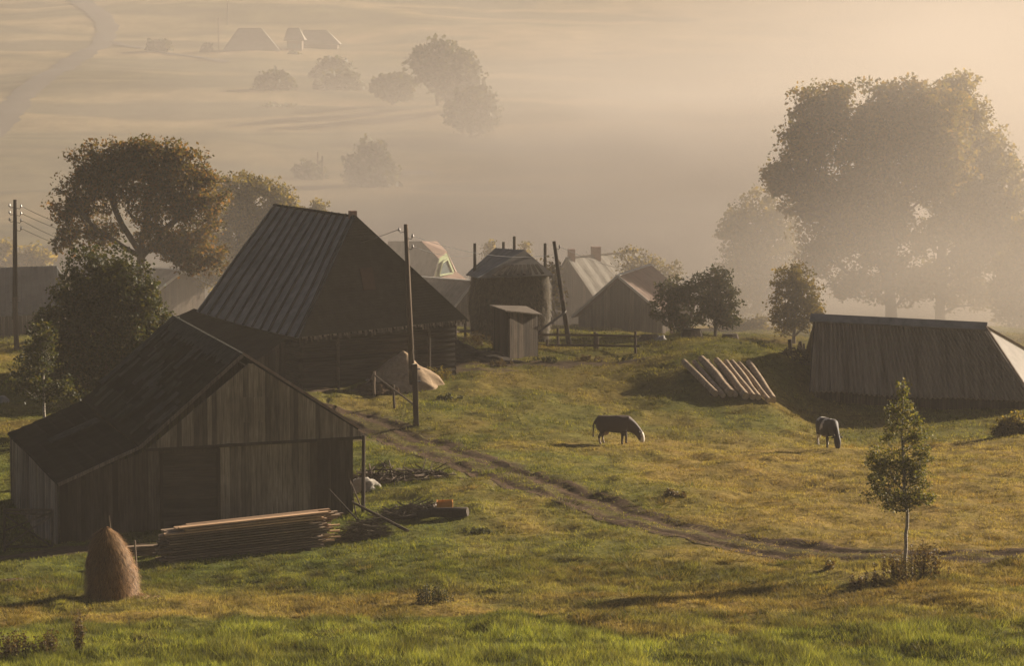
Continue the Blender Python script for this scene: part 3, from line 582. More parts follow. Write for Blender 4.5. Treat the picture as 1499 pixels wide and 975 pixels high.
# ------------------------------------------------------------------ near plank barn
def near_barn():
    Fp, Bk, K, L, Rr = W(355,520,138), W(255,465,153.5), W(205,655,136), W(85,710,134), W(525,628,140)
    rv = Bk - Fp; Kb, Lb, Rb = K + rv, L + rv, Rr + rv
    rd = V2(rv).normalized(); ed = Vector((-rd.y, rd.x)); ed = -ed if ed.x < 0 else ed     # ed points to the right along the gable
    root = empty('plank_barn', G(300, 136), 'large weathered plank barn with dark roof and lean-to in the left foreground', 'barn')
    # front plane, set back from the roof edge
    o0 = V2(L) + rd * .45
    s_of = lambda p: (V2(p) - o0).dot(ed)
    sL, sK, sF, sR = s_of(L) + .12, s_of(K), s_of(Fp), s_of(Rr) - .78
    roofz = lambda s: float(np.interp(s, [s_of(L), s_of(K), s_of(Fp), s_of(Rr)], [L.z, K.z, Fp.z, Rr.z])) - .12
    at = lambda s, o=0: o0 + ed * s - rd * o
    gz = lambda s: gp(*at(s)) - .12
    seam = lambda s: lerp(K.z - .02, Rr.z - .05, (s - sK) / (s_of(Rr) - sK))
    front = -rd
    sd0, sd1 = s_of(W(233,700,136)), s_of(W(312,700,137))
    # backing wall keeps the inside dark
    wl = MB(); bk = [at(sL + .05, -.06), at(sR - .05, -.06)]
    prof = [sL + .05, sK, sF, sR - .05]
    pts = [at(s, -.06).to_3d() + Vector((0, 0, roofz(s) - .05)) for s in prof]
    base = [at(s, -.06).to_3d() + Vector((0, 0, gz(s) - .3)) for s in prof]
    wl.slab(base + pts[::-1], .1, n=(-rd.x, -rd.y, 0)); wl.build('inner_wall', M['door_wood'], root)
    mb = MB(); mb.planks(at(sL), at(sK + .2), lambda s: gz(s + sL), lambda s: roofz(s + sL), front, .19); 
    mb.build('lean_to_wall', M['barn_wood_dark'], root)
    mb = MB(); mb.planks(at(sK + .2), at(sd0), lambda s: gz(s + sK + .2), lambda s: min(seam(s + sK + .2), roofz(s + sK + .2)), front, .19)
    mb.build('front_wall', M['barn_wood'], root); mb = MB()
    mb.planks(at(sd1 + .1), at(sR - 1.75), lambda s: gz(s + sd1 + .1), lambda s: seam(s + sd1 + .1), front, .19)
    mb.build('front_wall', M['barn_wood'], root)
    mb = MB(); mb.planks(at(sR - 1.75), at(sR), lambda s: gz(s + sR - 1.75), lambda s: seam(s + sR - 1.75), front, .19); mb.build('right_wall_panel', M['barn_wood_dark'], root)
    mb = MB(); mb.planks(at(sK, .09), at(sR + .5, .09), lambda s: seam(s + sK) + .02, lambda s: roofz(s + sK), front, .16, endj=.06); mb.build('gable_boarding', M['barn_wood'], root)
    # hatch in the gable
    mb = MB(); h0 = sF - .35; mb.planks(at(h0, .13), at(h0 + 1.1, .13), lambda s: seam(sF) + .9, lambda s: seam(sF) + 1.9, front, .22); mb.build('gable_hatch', M['barn_wood'], root)
    # door with horizontal boards
    dr = MB(); z0 = gz(sd0) + .15; z1 = seam(sd0) - .18; z = z0
    while z < z1 - .05:
        a = at(sd0 + .05, .0 + random.uniform(0, .015)); b = at(sd1, .0 + random.uniform(0, .015)); zz = min(z + random.uniform(.14, .2), z1)
        dr.hexa([(a.x, a.y, z), (b.x, b.y, z), (b.x + rd.x * .03, b.y + rd.y * .03, z), (a.x + rd.x * .03, a.y + rd.y * .03, z), (a.x, a.y, zz - .012), (b.x, b.y, zz - .012), (b.x + rd.x * .03, b.y + rd.y * .03, zz - .012), (a.x + rd.x * .03, a.y + rd.y * .03, zz - .012)]); z = zz
    d = dr.build('door', M['door_wood'], root)
    fr = MB()
    for s in (sd0, sd1 + .05):
        p = at(s, .06); fr.bar(p.to_3d() + Vector((0, 0, z0 - .3)), p.to_3d() + Vector((0, 0, z1 + .12)), .13, .1, (rd.x, rd.y, 0))
    fr.bar(at(sd0 - .05, .07).to_3d() + Vector((0, 0, z1 + .06)), at(sd1 + .12, .07).to_3d() + Vector((0, 0, z1 + .06)), .08, .13)
    fr.build('door_frame', M['barn_wood_dark'], root)
    sm = MB(); sm.bar(at(sK + .1, .12).to_3d() + Vector((0, 0, seam(sK + .1))), at(sR + .5, .12).to_3d() + Vector((0, 0, seam(sR + .5))), .09, .12)
    sm.build('cross_beam', M['barn_wood_dark'], root)
    # side, right and back walls
    l2 = (V2(rv)).length - .9
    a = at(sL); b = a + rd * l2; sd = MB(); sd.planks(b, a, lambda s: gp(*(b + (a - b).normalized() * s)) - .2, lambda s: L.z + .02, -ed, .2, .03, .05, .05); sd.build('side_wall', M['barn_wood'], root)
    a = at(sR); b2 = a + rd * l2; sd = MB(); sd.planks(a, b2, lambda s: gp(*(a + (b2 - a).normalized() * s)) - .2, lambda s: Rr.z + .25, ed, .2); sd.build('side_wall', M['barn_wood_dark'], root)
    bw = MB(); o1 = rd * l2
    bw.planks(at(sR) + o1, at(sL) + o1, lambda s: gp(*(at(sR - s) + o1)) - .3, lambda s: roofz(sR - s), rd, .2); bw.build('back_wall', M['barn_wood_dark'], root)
    # roofs
    sag = lambda u, v: .05 * math.sin(u * 9 + v * 3) - .10 * math.sin(u * math.pi) * math.sin(v * math.pi)
    def lap(u, v): return sag(u, v) + .045 * ((v * 9) % 1.0) + .010 * random.random()
    rf = MB(); rf.sheet(Fp, Bk, Kb, K, 40, 63, lap, .07); rf.build('main_roof', M['tar'], root)
    rf = MB(); rf.sheet(K - Vector((0, 0, .06)), Kb - Vector((0, 0, .06)), Lb, L, 40, 42, lambda u, v: sag(u, v) * .7 + .04 * ((v * 6) % 1.0), .07); rl = rf.build('lean_to_roof', M['tar'], root)
    rf = MB(); rf.sheet(Bk, Fp, Rr, Rb, 30, 40, lambda u, v: .02 * random.random(), .07); rf.build('right_roof', M['tar'], root)
    # worn grey boards near the ridge, the light strip along the far verge and a lean-to sheet coloured paler as a lit patch
    cp_ = MB(); n = (Bk - Fp).cross(K - Fp).normalized(); n = -n if n.z < 0 else n
    for i in range(46):
        t0 = i / 46; t1 = t0 + .0205; ln = random.uniform(.10, .16) if i % 5 else random.uniform(.16, .24)
        q = [lerp(Fp, Bk, t0), lerp(Fp, Bk, t1), lerp(lerp(Fp, Bk, t1), lerp(K, Kb, t1), ln), lerp(lerp(Fp, Bk, t0), lerp(K, Kb, t0), ln)]
        cp_.slab([p + n * .12 for p in q], .03)
    cp_.build('ridge_boards', M['worn'], root)
    st = MB(); q = [lerp(Bk, Fp, .015), lerp(Bk, Fp, .075)]; q2 = [lerp(Kb, K, .075), lerp(Kb, K, .015)]
    q2 = [lerp(q[1], q2[0], .80), lerp(q[0], q2[1], .80)]
    st.slab([p + n * .15 for p in q + q2], .04); st.build('verge_sheet', M['worn'], root)
    pt = MB(); n2 = (Lb - L).cross(K - L).normalized(); n2 = -n2 if n2.z < 0 else n2
    f = lambda u, v: lerp(lerp(L, Lb, u), lerp(K, Kb, u), v) + n2 * .16
    pt.slab([f(.52, .28), f(.60, .28), f(.60, .92), f(.52, .92)], .03); pt.build('lit_patch_sheet', M['worn'], root)
    pm = MB(); pl = MB(); n3 = (Bk - Fp).cross(K - Fp).normalized(); n3 = -n3 if n3.z < 0 else n3
    for i in range(70):
        u = random.uniform(.02, .93); v = random.uniform(.05, .8); du = random.uniform(.012, .05); dv = random.uniform(.08, .25); h_ = .10 + .02 * random.random()
        q = [lerp(lerp(Fp, Bk, a), lerp(K, Kb, a), b) + n3 * h_ for a, b in ((u, v), (u + du, v), (u + du, min(v + dv, .97)), (u, min(v + dv, .97)))]
        (pm if i % 3 else pl).slab(q, .02)
    pm.build('roof_boards', M['tar2'], root); pl.build('roof_boards', M['worn'], root)
    bg = MB(); off = Vector((-rd.x, -rd.y, 0)) * .05
    bg.bar(Fp + off + Vector((0, 0, .08)), Rr + off + Vector((0, 0, .06)), .16, .10); bg.build('barge_board', M['barge'], root)
    bg = MB(); bg.bar(Fp + off, K + off, .06, .13); bg.bar(K + off, L + off, .06, .13); bg.build('barge_board', M['barn_wood'], root)
    rc = MB(); rc.bar(Fp + Vector((0, 0, .05)), Bk + Vector((0, 0, .05)), .16, .05); rc.build('ridge_cap', M['worn'], root)
    for s, o, bt in ((sR + .38, .25, 0), (sR + .38, -3.2, 0), (sR + .38, -7.5, 0)):
        p = at(s, o); pp = MB(); pp.tube([(p.x, p.y, gp(p.x, p.y) - .3), (p.x + .04, p.y, Rr.z + .05)], [.085, .07], 8); pp.build('post', M['post_wood'], root)
    return at, sR, sL, ed, rd, Rr
at_, sR_, sL_, ed_, rd_, Rr_ = near_barn()
def stick(name, label, cat, a, b, r=.04, group=None, mat='post_wood', r2=None):
    mb = MB(); mb.tube([a, lerp(Vector(a), Vector(b), .5) + Vector((random.uniform(-.03, .03), 0, random.uniform(-.02, .02))), b], [r, (r + (r2 or r)) / 2, r2 or r], 7)
    o = empty(name, a, label, cat, group); bpy.data.objects.remove(o)
    b0 = Vector(a); me = mb.build(name, M[mat]); me.data.transform(Matrix.Translation(-b0)); me.location = b0; return tag(me, label, cat, group)
p = G(505, 137.5); 
for k, (dx0, dx1, dz) in enumerate(((.45, .1, 2.0), (.75, .18, 1.5), (.25, -.1, 1.3))):
    stick('leaning_pole', ['longest thin pole leaning on the barn corner post', 'thin crooked pole leaning widest from the barn corner post', 'shortest thin pole leaning behind the barn corner post'][k], 'pole', (p.x + dx0, p.y + .1 * k, gp(p.x + dx0, p.y) - .03), (p.x + dx1, p.y + .1, p.z + dz), .03)
a = G(597, 131.2); b = W(515, 735, 133.5)
stick('fallen_pole', 'long dark pole slanting from the brush heap to the grass below the timber stack', 'pole', (a.x, a.y, a.z + .04), b, .07, r2=.05)
a = G(535, 134.0); b = W(482, 717, 136.5)
stick('leaning_pole', 'thin branch slanting up across the barn wall right corner', 'pole', (a.x, a.y, a.z), b, .035)
a = G(201, 124.0); stick('wooden_stake', 'thin upright stake in the grass between haystack and timber stack', 'stake', (a.x, a.y, a.z - .1), (a.x - .08, a.y, a.z + 1.35), .035, mat='barge')
# gate leaning at the left wall
def frame_gate():
    b = G(42, 133.0); root = empty('wooden_gate', b, 'dark rickety cross braced wooden gate frame leaning at the left wall of the plank barn', 'gate')
    a = Vector((-.95, 0, 0)); d = Vector((.95, -.1, 0)); up = Vector((0, .12, 1.65))
    mb = MB(); mb.bar(a, a + up, .09, .09); mb.bar(d, d + up, .09, .09); mb.bar(a + up, d + up, .08, .1); mb.bar(a + up * .93 , d + up * .88, .05, .07); mb.bar(a + up * .12, d + up * .12, .07, .09)
    mb.build('frame', M['old_wood'], root, local=True)
    for q, w in (((a + up * .12), (d + up * .88)), ((a + up * .88), (d + up * .12)), ((a + up * .5), (d + up * .95))):
        m2 = MB(); m2.bar(q, w, .045, .07); m2.build('brace', M['old_wood'], root, local=True)
frame_gate()
# ------------------------------------------------------------------ stacked timber
def lumber():
    A = G(247, 126.4); d = Vector((5.75, 1.9, 0)).normalized(); n = Vector((-d.y, d.x, 0)); B = A + d * 6.0
    zA, zB = min(A.z, gp(A.x, A.y)) - .02, gp(B.x, B.y) + .05
    for k in (.08, .5, .9):
        c = lerp(A, B, k); mb = MB(); z = lerp(zA, zB, k); mb.bar(c + n * -.05 + Vector((0, 0, z - c.z - .05)), c + n * 1.4 + Vector((0, 0, z - c.z - .05)), .16, .22)
        o = mb.build('bearer_beam', M['old_wood']); tag(o, 'short dark beam lying under the long board stack', 'beam', 'beams under the board stack')
    NL = 14; th = .095
    for l in range(NL):
        nb = 5 if l < NL - 2 else (4 if l == NL - 2 else 3)
        for j in range(nb):
            s0 = random.uniform(-.35, .25); s1 = 6.0 + random.uniform(-.45, .25) + j * .22 * (1 if l > 8 else .5)
            if l >= NL - 2: s0 += .5 + .25 * (l - NL + 2); s1 += .1
            y = .02 + j * .26 + random.uniform(-.02, .03) - (.05 if l > 12 else 0) + (.1 if l == NL - 1 else 0)
            z = lambda s: lerp(zA, zB, s / 6.0) + .08 + l * th
            a = A + d * s0 + n * (y + .12); b = A + d * s1 + n * (y + .12 + random.uniform(-.03, .03)); a.z = z(s0); b.z = z(s1)
            mb = MB(); mb.bar(a, b, .24, th * .62); top = l >= NL - 2 or (l == NL - 3 and j == 0)
            o = mb.build('board', M['board_top'] if top else M['board']); me = o.data; me.transform(Matrix.Translation(-a)); o.location = a
            if top: tag(o, 'sunlit orange brown board lying on top of the long board stack', 'board', 'sunlit toned boards on top of the stack')
            else: tag(o, 'weathered brown board inside the long stack before the plank barn', 'board', 'weathered boards of the long stack')
    for k in range(6):
        c = A + d * (6.0 + .25 * (k % 2)) + n * (.1 + .12 * (k // 3)); mb = MB(); c.z = zB + .25 + .11 * k; mb.bar(c, c + d * .45, .11, .06); o = mb.build('offcut', M['board_top'])
        tag(o, 'pale short offcut sticking from the right end of the board stack', 'offcut', 'offcuts at the stack end')
    for k in range(5):
        c = A - d * .2 + n * 1.9; c.z = gp(c.x, c.y) + .06 + .08 * k; mb = MB(); mb.bar(c - d * (1.9 - .1 * k), c + d * .6, .3, .06); o = mb.build('board', M['board']); tag(o, 'dark board in the low pile behind the left end of the long stack', 'board', 'low board pile by the barn wall')
lumber()
def brush(name, label, cat, c, rx, ry, h, n, rr=.02, ln=1.2, mat='twig', horiz=.25, group=None, kind=None, direction=None):
    root = Vector(c); mb = MB()
    for i in range(n):
        a = random.uniform(0, 6.28); r = random.random() ** .6; x = math.cos(a) * r * rx; y = math.sin(a) * r * ry; z = (1 - r * r) * h * random.uniform(.1, 1)
        th = random.uniform(0, 6.28) if direction is None else direction + random.gauss(0, .35); L = ln * random.uniform(.4, 1.1); t_ = random.gauss(0, horiz)
        dx = Vector((math.cos(th) * math.cos(t_), math.sin(th) * math.cos(t_), math.sin(t_))) * L / 2; p = Vector((root.x + x, root.y + y, gp(root.x + x, root.y + y) + z + .03))
        a_, b_ = p - dx, p + dx
        for q in (a_, b_): q.z = max(q.z, gp(q.x, q.y) + .02)
        r_ = rr * random.uniform(.5, 1.3); mb.tube([a_, p + Vector((0, 0, random.uniform(-.03, .05))), b_], [r_, r_ * .85, r_ * .5], 5)
    o = mb.build(name, M[mat]); o.data.transform(Matrix.Translation(-root)); o.location = root
    return tag(o, label, cat, group, kind)
def lump(name, label, cat, c, rx, ry, rz, mat, amp=.3, fr=1.2, sub=5, seed=3, kind=None, group=None, cone=0, sink=.15):
    import bmesh
    bm = bmesh.new(); bmesh.ops.create_icosphere(bm, subdivisions=sub, radius=1)
    VC = np.array([v.co[:] for v in bm.verts]); KK = 1 + amp * (fbm(VC[:, 0] * fr * 2 + seed + VC[:, 2], VC[:, 1] * fr * 2 + VC[:, 2] * 1.7, seed, 4) - .5) * 2
    for v, k in zip(bm.verts, KK):
        p = v.co.copy(); k = float(k)
        if cone and p.z > 0: q = math.hypot(p.x, p.y); p.z = lerp(p.z, 1 - q, cone)
        v.co = Vector((p.x * rx * k, p.y * ry * k, max(p.z, -.4) * rz * k))
    me = bpy.data.meshes.new(name); bm.to_mesh(me); bm.free(); me.materials.append(M[mat]); me.polygons.foreach_set('use_smooth', [True] * len(me.polygons))
    co = np.array([v.co[:] for v in me.vertices]); co[:, 2] += g(c[0] + co[:, 0], c[1] + co[:, 1]) - c[2]; me.vertices.foreach_set('co', co.astype(np.float32).ravel())
    o = link(bpy.data.objects.new(name, me)); o.location = Vector(c) - Vector((0, 0, sink)); return tag(o, label, cat, group, kind)
brush('stick_bundle', 'dark bundle of thin sticks right of the board stack', 'sticks', G(533, 130.3), .85, .55, .75, 330, .016, 1.1, direction=.2)
brush('brush_heap', 'dark heap of branches between the barn corner and the fallen log', 'brushwood', G(600, 136.0), 1.5, .8, .5, 260, .025, 1.3)
brush('brush_heap', 'pale grey broken branches heaped beyond the barn corner below the track', 'brushwood', G(575, 145.5), 2.4, .9, .45, 180, .03, 2.0, 'post_wood')
lump('tarpaulin', 'crumpled grey sheet covering wood beyond the barn corner', 'tarpaulin', G(528, 144.0), .9, .7, .55, 'concrete', .5, 2.2, 4)
stick('branch', 'long bare branch lying right of the grey branch heap below the track', 'branch', G(600, 144.2) + Vector((0, 0, .12)), G(662, 144.6) + Vector((0, 0, .1)), .05, r2=.02, mat='twig')
stick('branch', 'short forked stick poking up from the grey branch heap', 'branch', G(592, 145.5) + Vector((0, 0, .1)), W(607, 693, 145), .03, r2=.015, mat='twig')
# trunk on the grass, sack and bucket
def felled():
    a = G(612, 134.6); b = G(684, 134.0); a.z += .2; b.z += .22
    root = empty('felled_log', (a + b) / 2, 'thick grey felled log lying in the grass right of the barn', 'log'); mb = MB()
    mb.tube([a, lerp(a, b, .35) + Vector((0, 0, .05)), lerp(a, b, .7), b], [.15, .19, .21, .19], 12); mb.build('trunk', M['post_wood'], root, True)
    mb = MB(); d = (b - a).normalized(); mb.tube([b + d * .002, b + d * .02], [.18, .18], 12); mb.build('cut_end', M['old_wood'], root)
    mb = MB(); mb.tube([a + Vector((.1, 0, 0)), a + Vector((-.5, -.25, -.08)), a + Vector((-1.1, -.35, -.12))], [.09, .07, .03], 7); mb.build('limb', M['post_wood'], root, True)
    c = G(651, 135.6); root = empty('orange_crate', c, 'bright orange plastic crate behind the felled log', 'crate'); mb = MB()
    w, dp, h = .62, .42, .34; up = Vector((0, 0, .12))
    for (x0, y0, x1, y1) in ((-w / 2, -dp / 2, w / 2, -dp / 2), (-w / 2, dp / 2, w / 2, dp / 2), (-w / 2, -dp / 2, -w / 2, dp / 2), (w / 2, -dp / 2, w / 2, dp / 2)):
        mb.bar((x0, y0, h / 2 + .12), (x1, y1, h / 2 + .12 + .04), .03, h)
    mb.build('side_wall', M['orange'], root, local=True); mb = MB(); mb.bar((-w / 2, 0, .12), (w / 2, 0, .12), dp - .03, .03); mb.build('bottom', M['orange'], root, local=True)
    lump('sack', 'crumpled white sack beside the orange crate', 'sack', G(634, 136.2), .30, .25, .42, 'white', .5, 2.5, 3, seed=9)
felled()
# ------------------------------------------------------------------ haystack
def haystack():
    b = G(162, 118.6); root = empty('haystack', b, 'tall tapering rust brown haystack on a pole, in the left foreground', 'haystack')
    k = 118.6 / FPX; mb = MB(); n = 48; prof = [(0, .78), (.12, .86), (.28, .87), (.45, .80), (.60, .70), (.74, .58), (.85, .45), (.93, .31), (.98, .17), (1.0, .05)]
    H = 2.55; hs = np.linspace(0, 1, 40); rs = np.interp(hs, [p[0] for p in prof], [p[1] for p in prof]); V = []; Fc = []
    for j, h in enumerate(hs):
        for i in range(n):
            a = 2 * math.pi * i / n; ca, sa = math.cos(a), math.sin(a)
            r = rs[j] * (1 + .30 * (float(fbm(ca * 2 + 5, sa * 2 + h * 5, 7, 4)) - .5) + .05 * math.sin(h * 9 + ca * 3)); V.append((b.x + ca * r - .10 * h * h + .05 * math.sin(h * 5), b.y + sa * r, b.z - .1 + h * H + .03 * ca))
    for j in range(39):
        for i in range(n): Fc += [j * n + i, j * n + (i + 1) % n, (j + 1) * n + (i + 1) % n, (j + 1) * n + i]
    hay = npmesh('hay_body', V, Fc, 4, M['hay'], root, True); V = np.array(V)
    # straws hanging over the surface
    ns = 16000; t_ = RNG.random(ns) ** .9 * .98; a = RNG.uniform(0, 2 * np.pi, ns); r = np.interp(t_, [p[0] for p in prof], [p[1] for p in prof]) * RNG.uniform(.96, 1.10, ns)
    P0 = np.stack([b.x + np.cos(a) * r - .10 * t_ ** 2 + .05 * np.sin(t_ * 5), b.y + np.sin(a) * r, b.z - .1 + t_ * H], -1); L = RNG.uniform(.1, .3, ns); da = RNG.normal(0, .35, ns)
    slope = np.stack([np.cos(a) * (.22 + .5 * t_ ** 3), np.sin(a) * (.22 + .5 * t_ ** 3), -np.ones(ns) * .9], -1) + np.stack([-np.sin(a) * da, np.cos(a) * da, 0 * da], -1)
    slope /= np.linalg.norm(slope, axis=1)[:, None]; P1 = P0 + slope * L[:, None]; P1[:, :2] += np.stack([np.cos(a), np.sin(a)], -1) * (RNG.random(ns) ** 3 * .22)[:, None]
    s = np.stack([-np.sin(a), np.cos(a), 0 * a], -1) * .008; P = np.stack([P0 - s, P0 + s, P1], 1); npmesh('straw', P.reshape(-1, 3), np.arange(ns * 3), 3, M['straw'], root)
    mb = MB(); mb.tube([(b.x + .04, b.y, b.z + 2.2), (b.x - .02, b.y, b.z + 2.85)], [.03, .022], 6); mb.build('pole', M['barge'], root)
    lump('hay_tuft', 'small scatter of loose hay at the foot of the haystack', 'hay', G(196, 118.8), .38, .25, .14, 'hay', .5, 2, 3, sink=.02)
haystack()
brush('loose_straw', 'loose straw litter on the grass round the haystack', 'straw', G(175, 118.4), 1.5, .8, .06, 320, .006, .35, 'board_top', .1, kind='stuff')
# ------------------------------------------------------------------ utility poles and wires
WP = {}
def upole(px, base_row_Y, top, label, stub, key, lean=0, arms=()):
    Y = base_row_Y; b = G(px, Y); t_ = W(top[0], top[1], Y); root = empty('utility_pole', b, label, 'pole')
    mb = MB(); lo = b + Vector((0, 0, 1.2 if stub else -.4))
    if stub: lo = Vector(lerp(b, t_, .20))
    mb.tube([lo, t_], [.155, .10], 10); mb.build('mast', M['post_wood'], root, True)
    if stub:
        s = Vector(stub) ; mb = MB(); q = b + Vector((s.x, s.y, 0)); mb.bar(q + Vector((0, 0, -.4)), q + Vector((-.08, 0, 2.95)), .26, .24, (0, 1, 0)); mb.build('stub', M['post_wood'], root)
        mb = MB()
        for z in (2.1, 2.7): mb.bar((b.x + s.x * .45 - .26, b.y, b.z + z), (b.x + s.x * .45 + .26, b.y, b.z + z), .34, .03)
        mb.build('binding', M['wire'], root)
    pts = []
    for sx, dz in arms:
        mb = MB(); z = t_.z - dz; x = t_.x + sx * .02; e = Vector((x + sx * .30, Y, z))
        mb.tube([(x, Y, z - .12), (x + sx * .24, Y, z - .16), e + Vector((0, 0, -.08))], .018, 5); hk = mb.build('hook', M['wire'], root)
        mb = MB(); mb.tube([e + Vector((0, 0, -.08)), e + Vector((0, 0, -.02)), e + Vector((0, 0, .03)), e + Vector((0, 0, .09))], [.05, .065, .045, .03], 8); mb.build('insulator', M['ceramic'], hk); pts.append(e)
    WP[key] = pts; return root
upole(606, 163, (594, 328), 'tall dark utility pole strapped to a squared stub beside the sand pile', (.12, -.15), 'c', arms=((-1, .25), (1, .55), (1, 1.05)))
upole(22, 191, (22, 292), 'utility pole with short strut standing before the dark roof at the left edge', (.12, -.1), 'l', arms=((-1, .3), (1, .35), (-1, .7), (1, .75), (-1, 1.1), (1, 1.15), (1, 1.6)))
upole(835, 192, (811, 353), 'leaning wooden utility pole by the rail fence', None, 'r', arms=((1, .3),))
def wire(a, b, sag, label):
    a, b = Vector(a), Vector(b); pts = [lerp(a, b, t_) - Vector((0, 0, sag * 4 * t_ * (1 - t_))) for t_ in np.linspace(0, 1, 14)]
    mb = MB(); mb.tube(pts, .013, 4, False); o = mb.build('power_line', M['wire']); o.data.transform(Matrix.Translation(-a)); o.location = a; tag(o, label, 'wire')
c_ = WP['c']; l_ = WP['l']; r_ = WP['r']
wire(c_[0], W(380, 372, 232), .5, 'wire running left from the stub mounted pole over the ribbed roof')
wire(c_[1], W(815, 372, 194), .5, 'upper wire from the stub mounted pole to the leaning pole')
wire(c_[2], W(700, 372, 215), .3, 'lower wire from the stub mounted pole towards the hay shelter')
wire(r_[0], W(985, 400, 245), .5, 'wire leading from the leaning pole into the mist')
for k, ii in enumerate((1, 3, 5, 6)): wire(l_[ii], W(150, [345, 352, 370, 376][k], 205), .2, ['topmost wire', 'second wire', 'third wire', 'lowest wire'][k] + ' from the left edge pole into the rusty maple')
# ------------------------------------------------------------------ big ribbed roof house
def big_house():
    A, B, C = W(437,495,172), W(685,468,178), W(287,455,186); P, Q = W(520,315,178.8), W(401,298,189); D = B + (C - A)
    root = empty('farmhouse', G(560, 176), 'large dark wooden farmhouse with steep roof ribbed by battens', 'house')
    seg = lambda u, v: -.16 * math.sin(math.pi * u) * (.5 + .5 * v) + .03 * math.sin(v * 7 + u * 5) * v + .012 * math.sin(u * 50)
    mb = MB(); mb.sheet(P, Q, C, A, 30, 24, seg, .12); roof_ = mb.build('ribbed_roof', M['metal_old'], root)
    n = (Q - P).cross(A - P).normalized(); n = -n if n.z < 0 else n; mb = MB()
    for i in range(12):
        u = (i + .25) / 11.6 
        pts = [lerp(lerp(P, Q, u), lerp(A, C, u), v) + n * (seg(u, v) + .03) + (Q - P).normalized() * .05 * math.sin(v * 6 + i) for v in np.linspace(0.0, 1, 9)]
        for a, b in zip(pts[:-1], pts[1:]): mb.bar(a, b, .13, .09, n)
    mb.build('batten', M['seam'], roof_)
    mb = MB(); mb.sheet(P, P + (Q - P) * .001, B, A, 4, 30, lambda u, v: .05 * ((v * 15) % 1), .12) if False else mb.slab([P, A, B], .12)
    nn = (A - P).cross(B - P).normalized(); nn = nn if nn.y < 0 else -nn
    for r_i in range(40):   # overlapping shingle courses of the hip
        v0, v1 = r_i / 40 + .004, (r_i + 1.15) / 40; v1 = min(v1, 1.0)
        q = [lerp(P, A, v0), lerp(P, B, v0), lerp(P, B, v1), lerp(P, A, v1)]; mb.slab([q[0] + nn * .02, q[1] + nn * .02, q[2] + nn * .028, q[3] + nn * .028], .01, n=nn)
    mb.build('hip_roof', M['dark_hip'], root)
    w = MB(); f = lambda v, s: lerp(lerp(P, A, v), lerp(P, B, v), s) + nn * .045
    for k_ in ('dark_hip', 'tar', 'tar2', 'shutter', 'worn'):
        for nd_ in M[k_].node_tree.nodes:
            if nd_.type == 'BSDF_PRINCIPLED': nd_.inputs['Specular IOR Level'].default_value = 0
    w.slab([f(.47, .38), f(.47, .54), f(.66, .51), f(.66, .40)], .03, n=nn); w.build('gable_shutter', M['shutter'], root)
    mb = MB(); mb.slab([P, B, D, Q], .12); mb.build('back_roof', M['tar'], root)
    # ragged fringe of shingles at the eave
    mb = MB()
    for i in range(90):
        s = (i + random.random()) / 90; p = lerp(A, B, s); mb.bar(p + nn * .05, p + nn * .12 - Vector((0, 0, random.uniform(.08, .38))), .1, .02, nn)
    mb.build('eave_fringe', M['old_wood'], root)
    cen = (A + D) / 2; ins = lambda p, k=.9: Vector((lerp(cen.x, p.x, k), lerp(cen.y, p.y, k), p.z))
    a, b, c, d = ins(A), ins(B), ins(C), ins(D)
    for p, q, nm in ((a, b, 'log_wall'), (a, c, 'log_wall'), (b, d, 'log_wall'), (c, d, 'log_wall')):
        mb = MB(); z = -.5; top = min(A.z, B.z, C.z) + .15; zz = min(gp(p.x, p.y), gp(q.x, q.y)) - .3
        while zz < top:
            mb.tube([(p.x, p.y, zz + .14), (q.x, q.y, zz + .14)], .155, 8); zz += .27
        mb.build(nm, M['log_wall'], root)
    for s in (.2, .8):
        pp = lerp(a, b, s); o_ = (nn * 1).to_2d().normalized(); q = pp.to_2d() + o_ * .5; mb = MB(); mb.tube([(q.x, q.y, gp(q.x, q.y) - .2), (q.x, q.y, A.z - .1)], .08, 7); mb.build('porch_post', M['old_wood'], root)
    ch = MB(); c0 = lerp(P, Q, .03); ch.box(c0 - Vector((0, 0, .5)), .34, .34, .72, .5); ch.build('chimney', M['brick'], roof_)
    # side annex along the left eave
    o2 = (C - A); e2 = Vector((-(B - A).x, -(B - A).y, 0)).normalized()
    a0 = lerp(A, C, .12) - Vector((0, 0, .25)); c0 = lerp(A, C, 1.12) - Vector((0, 0, .1)); a1 = a0 + e2 * 1.9 - Vector((0, 0, .95)); c1 = c0 + e2 * 1.9 - Vector((0, 0, .75))
    mb = MB(); mb.sheet(a0 - e2 * .6, c0 - e2 * .6, c1, a1, 12, 8, lambda u, v: .04 * random.random(), .08); mb.build('annex_roof', M['tar'], root)
    mb = MB(); p = V2(a1) - V2(e2) * .25; q = V2(c1) - V2(e2) * .25; mb.planks(q, p, lambda s: min(gp(*p), gp(*q)) - .3, lambda s: lerp(c1.z, a1.z, s / (p - q).length) + .03, V2(e2), .2); mb.build('annex_wall', M['barn_wood_dark'], root)
    p2 = V2(a0) - V2(e2) * .0; mb = MB(); mb.planks(p, p2, lambda s: gp(*p) - .3, lambda s: lerp(a1.z, a0.z, s / (p2 - p).length), -V2(o2).normalized(), .2); mb.build('annex_wall', M['barn_wood_dark'], root)
big_house()
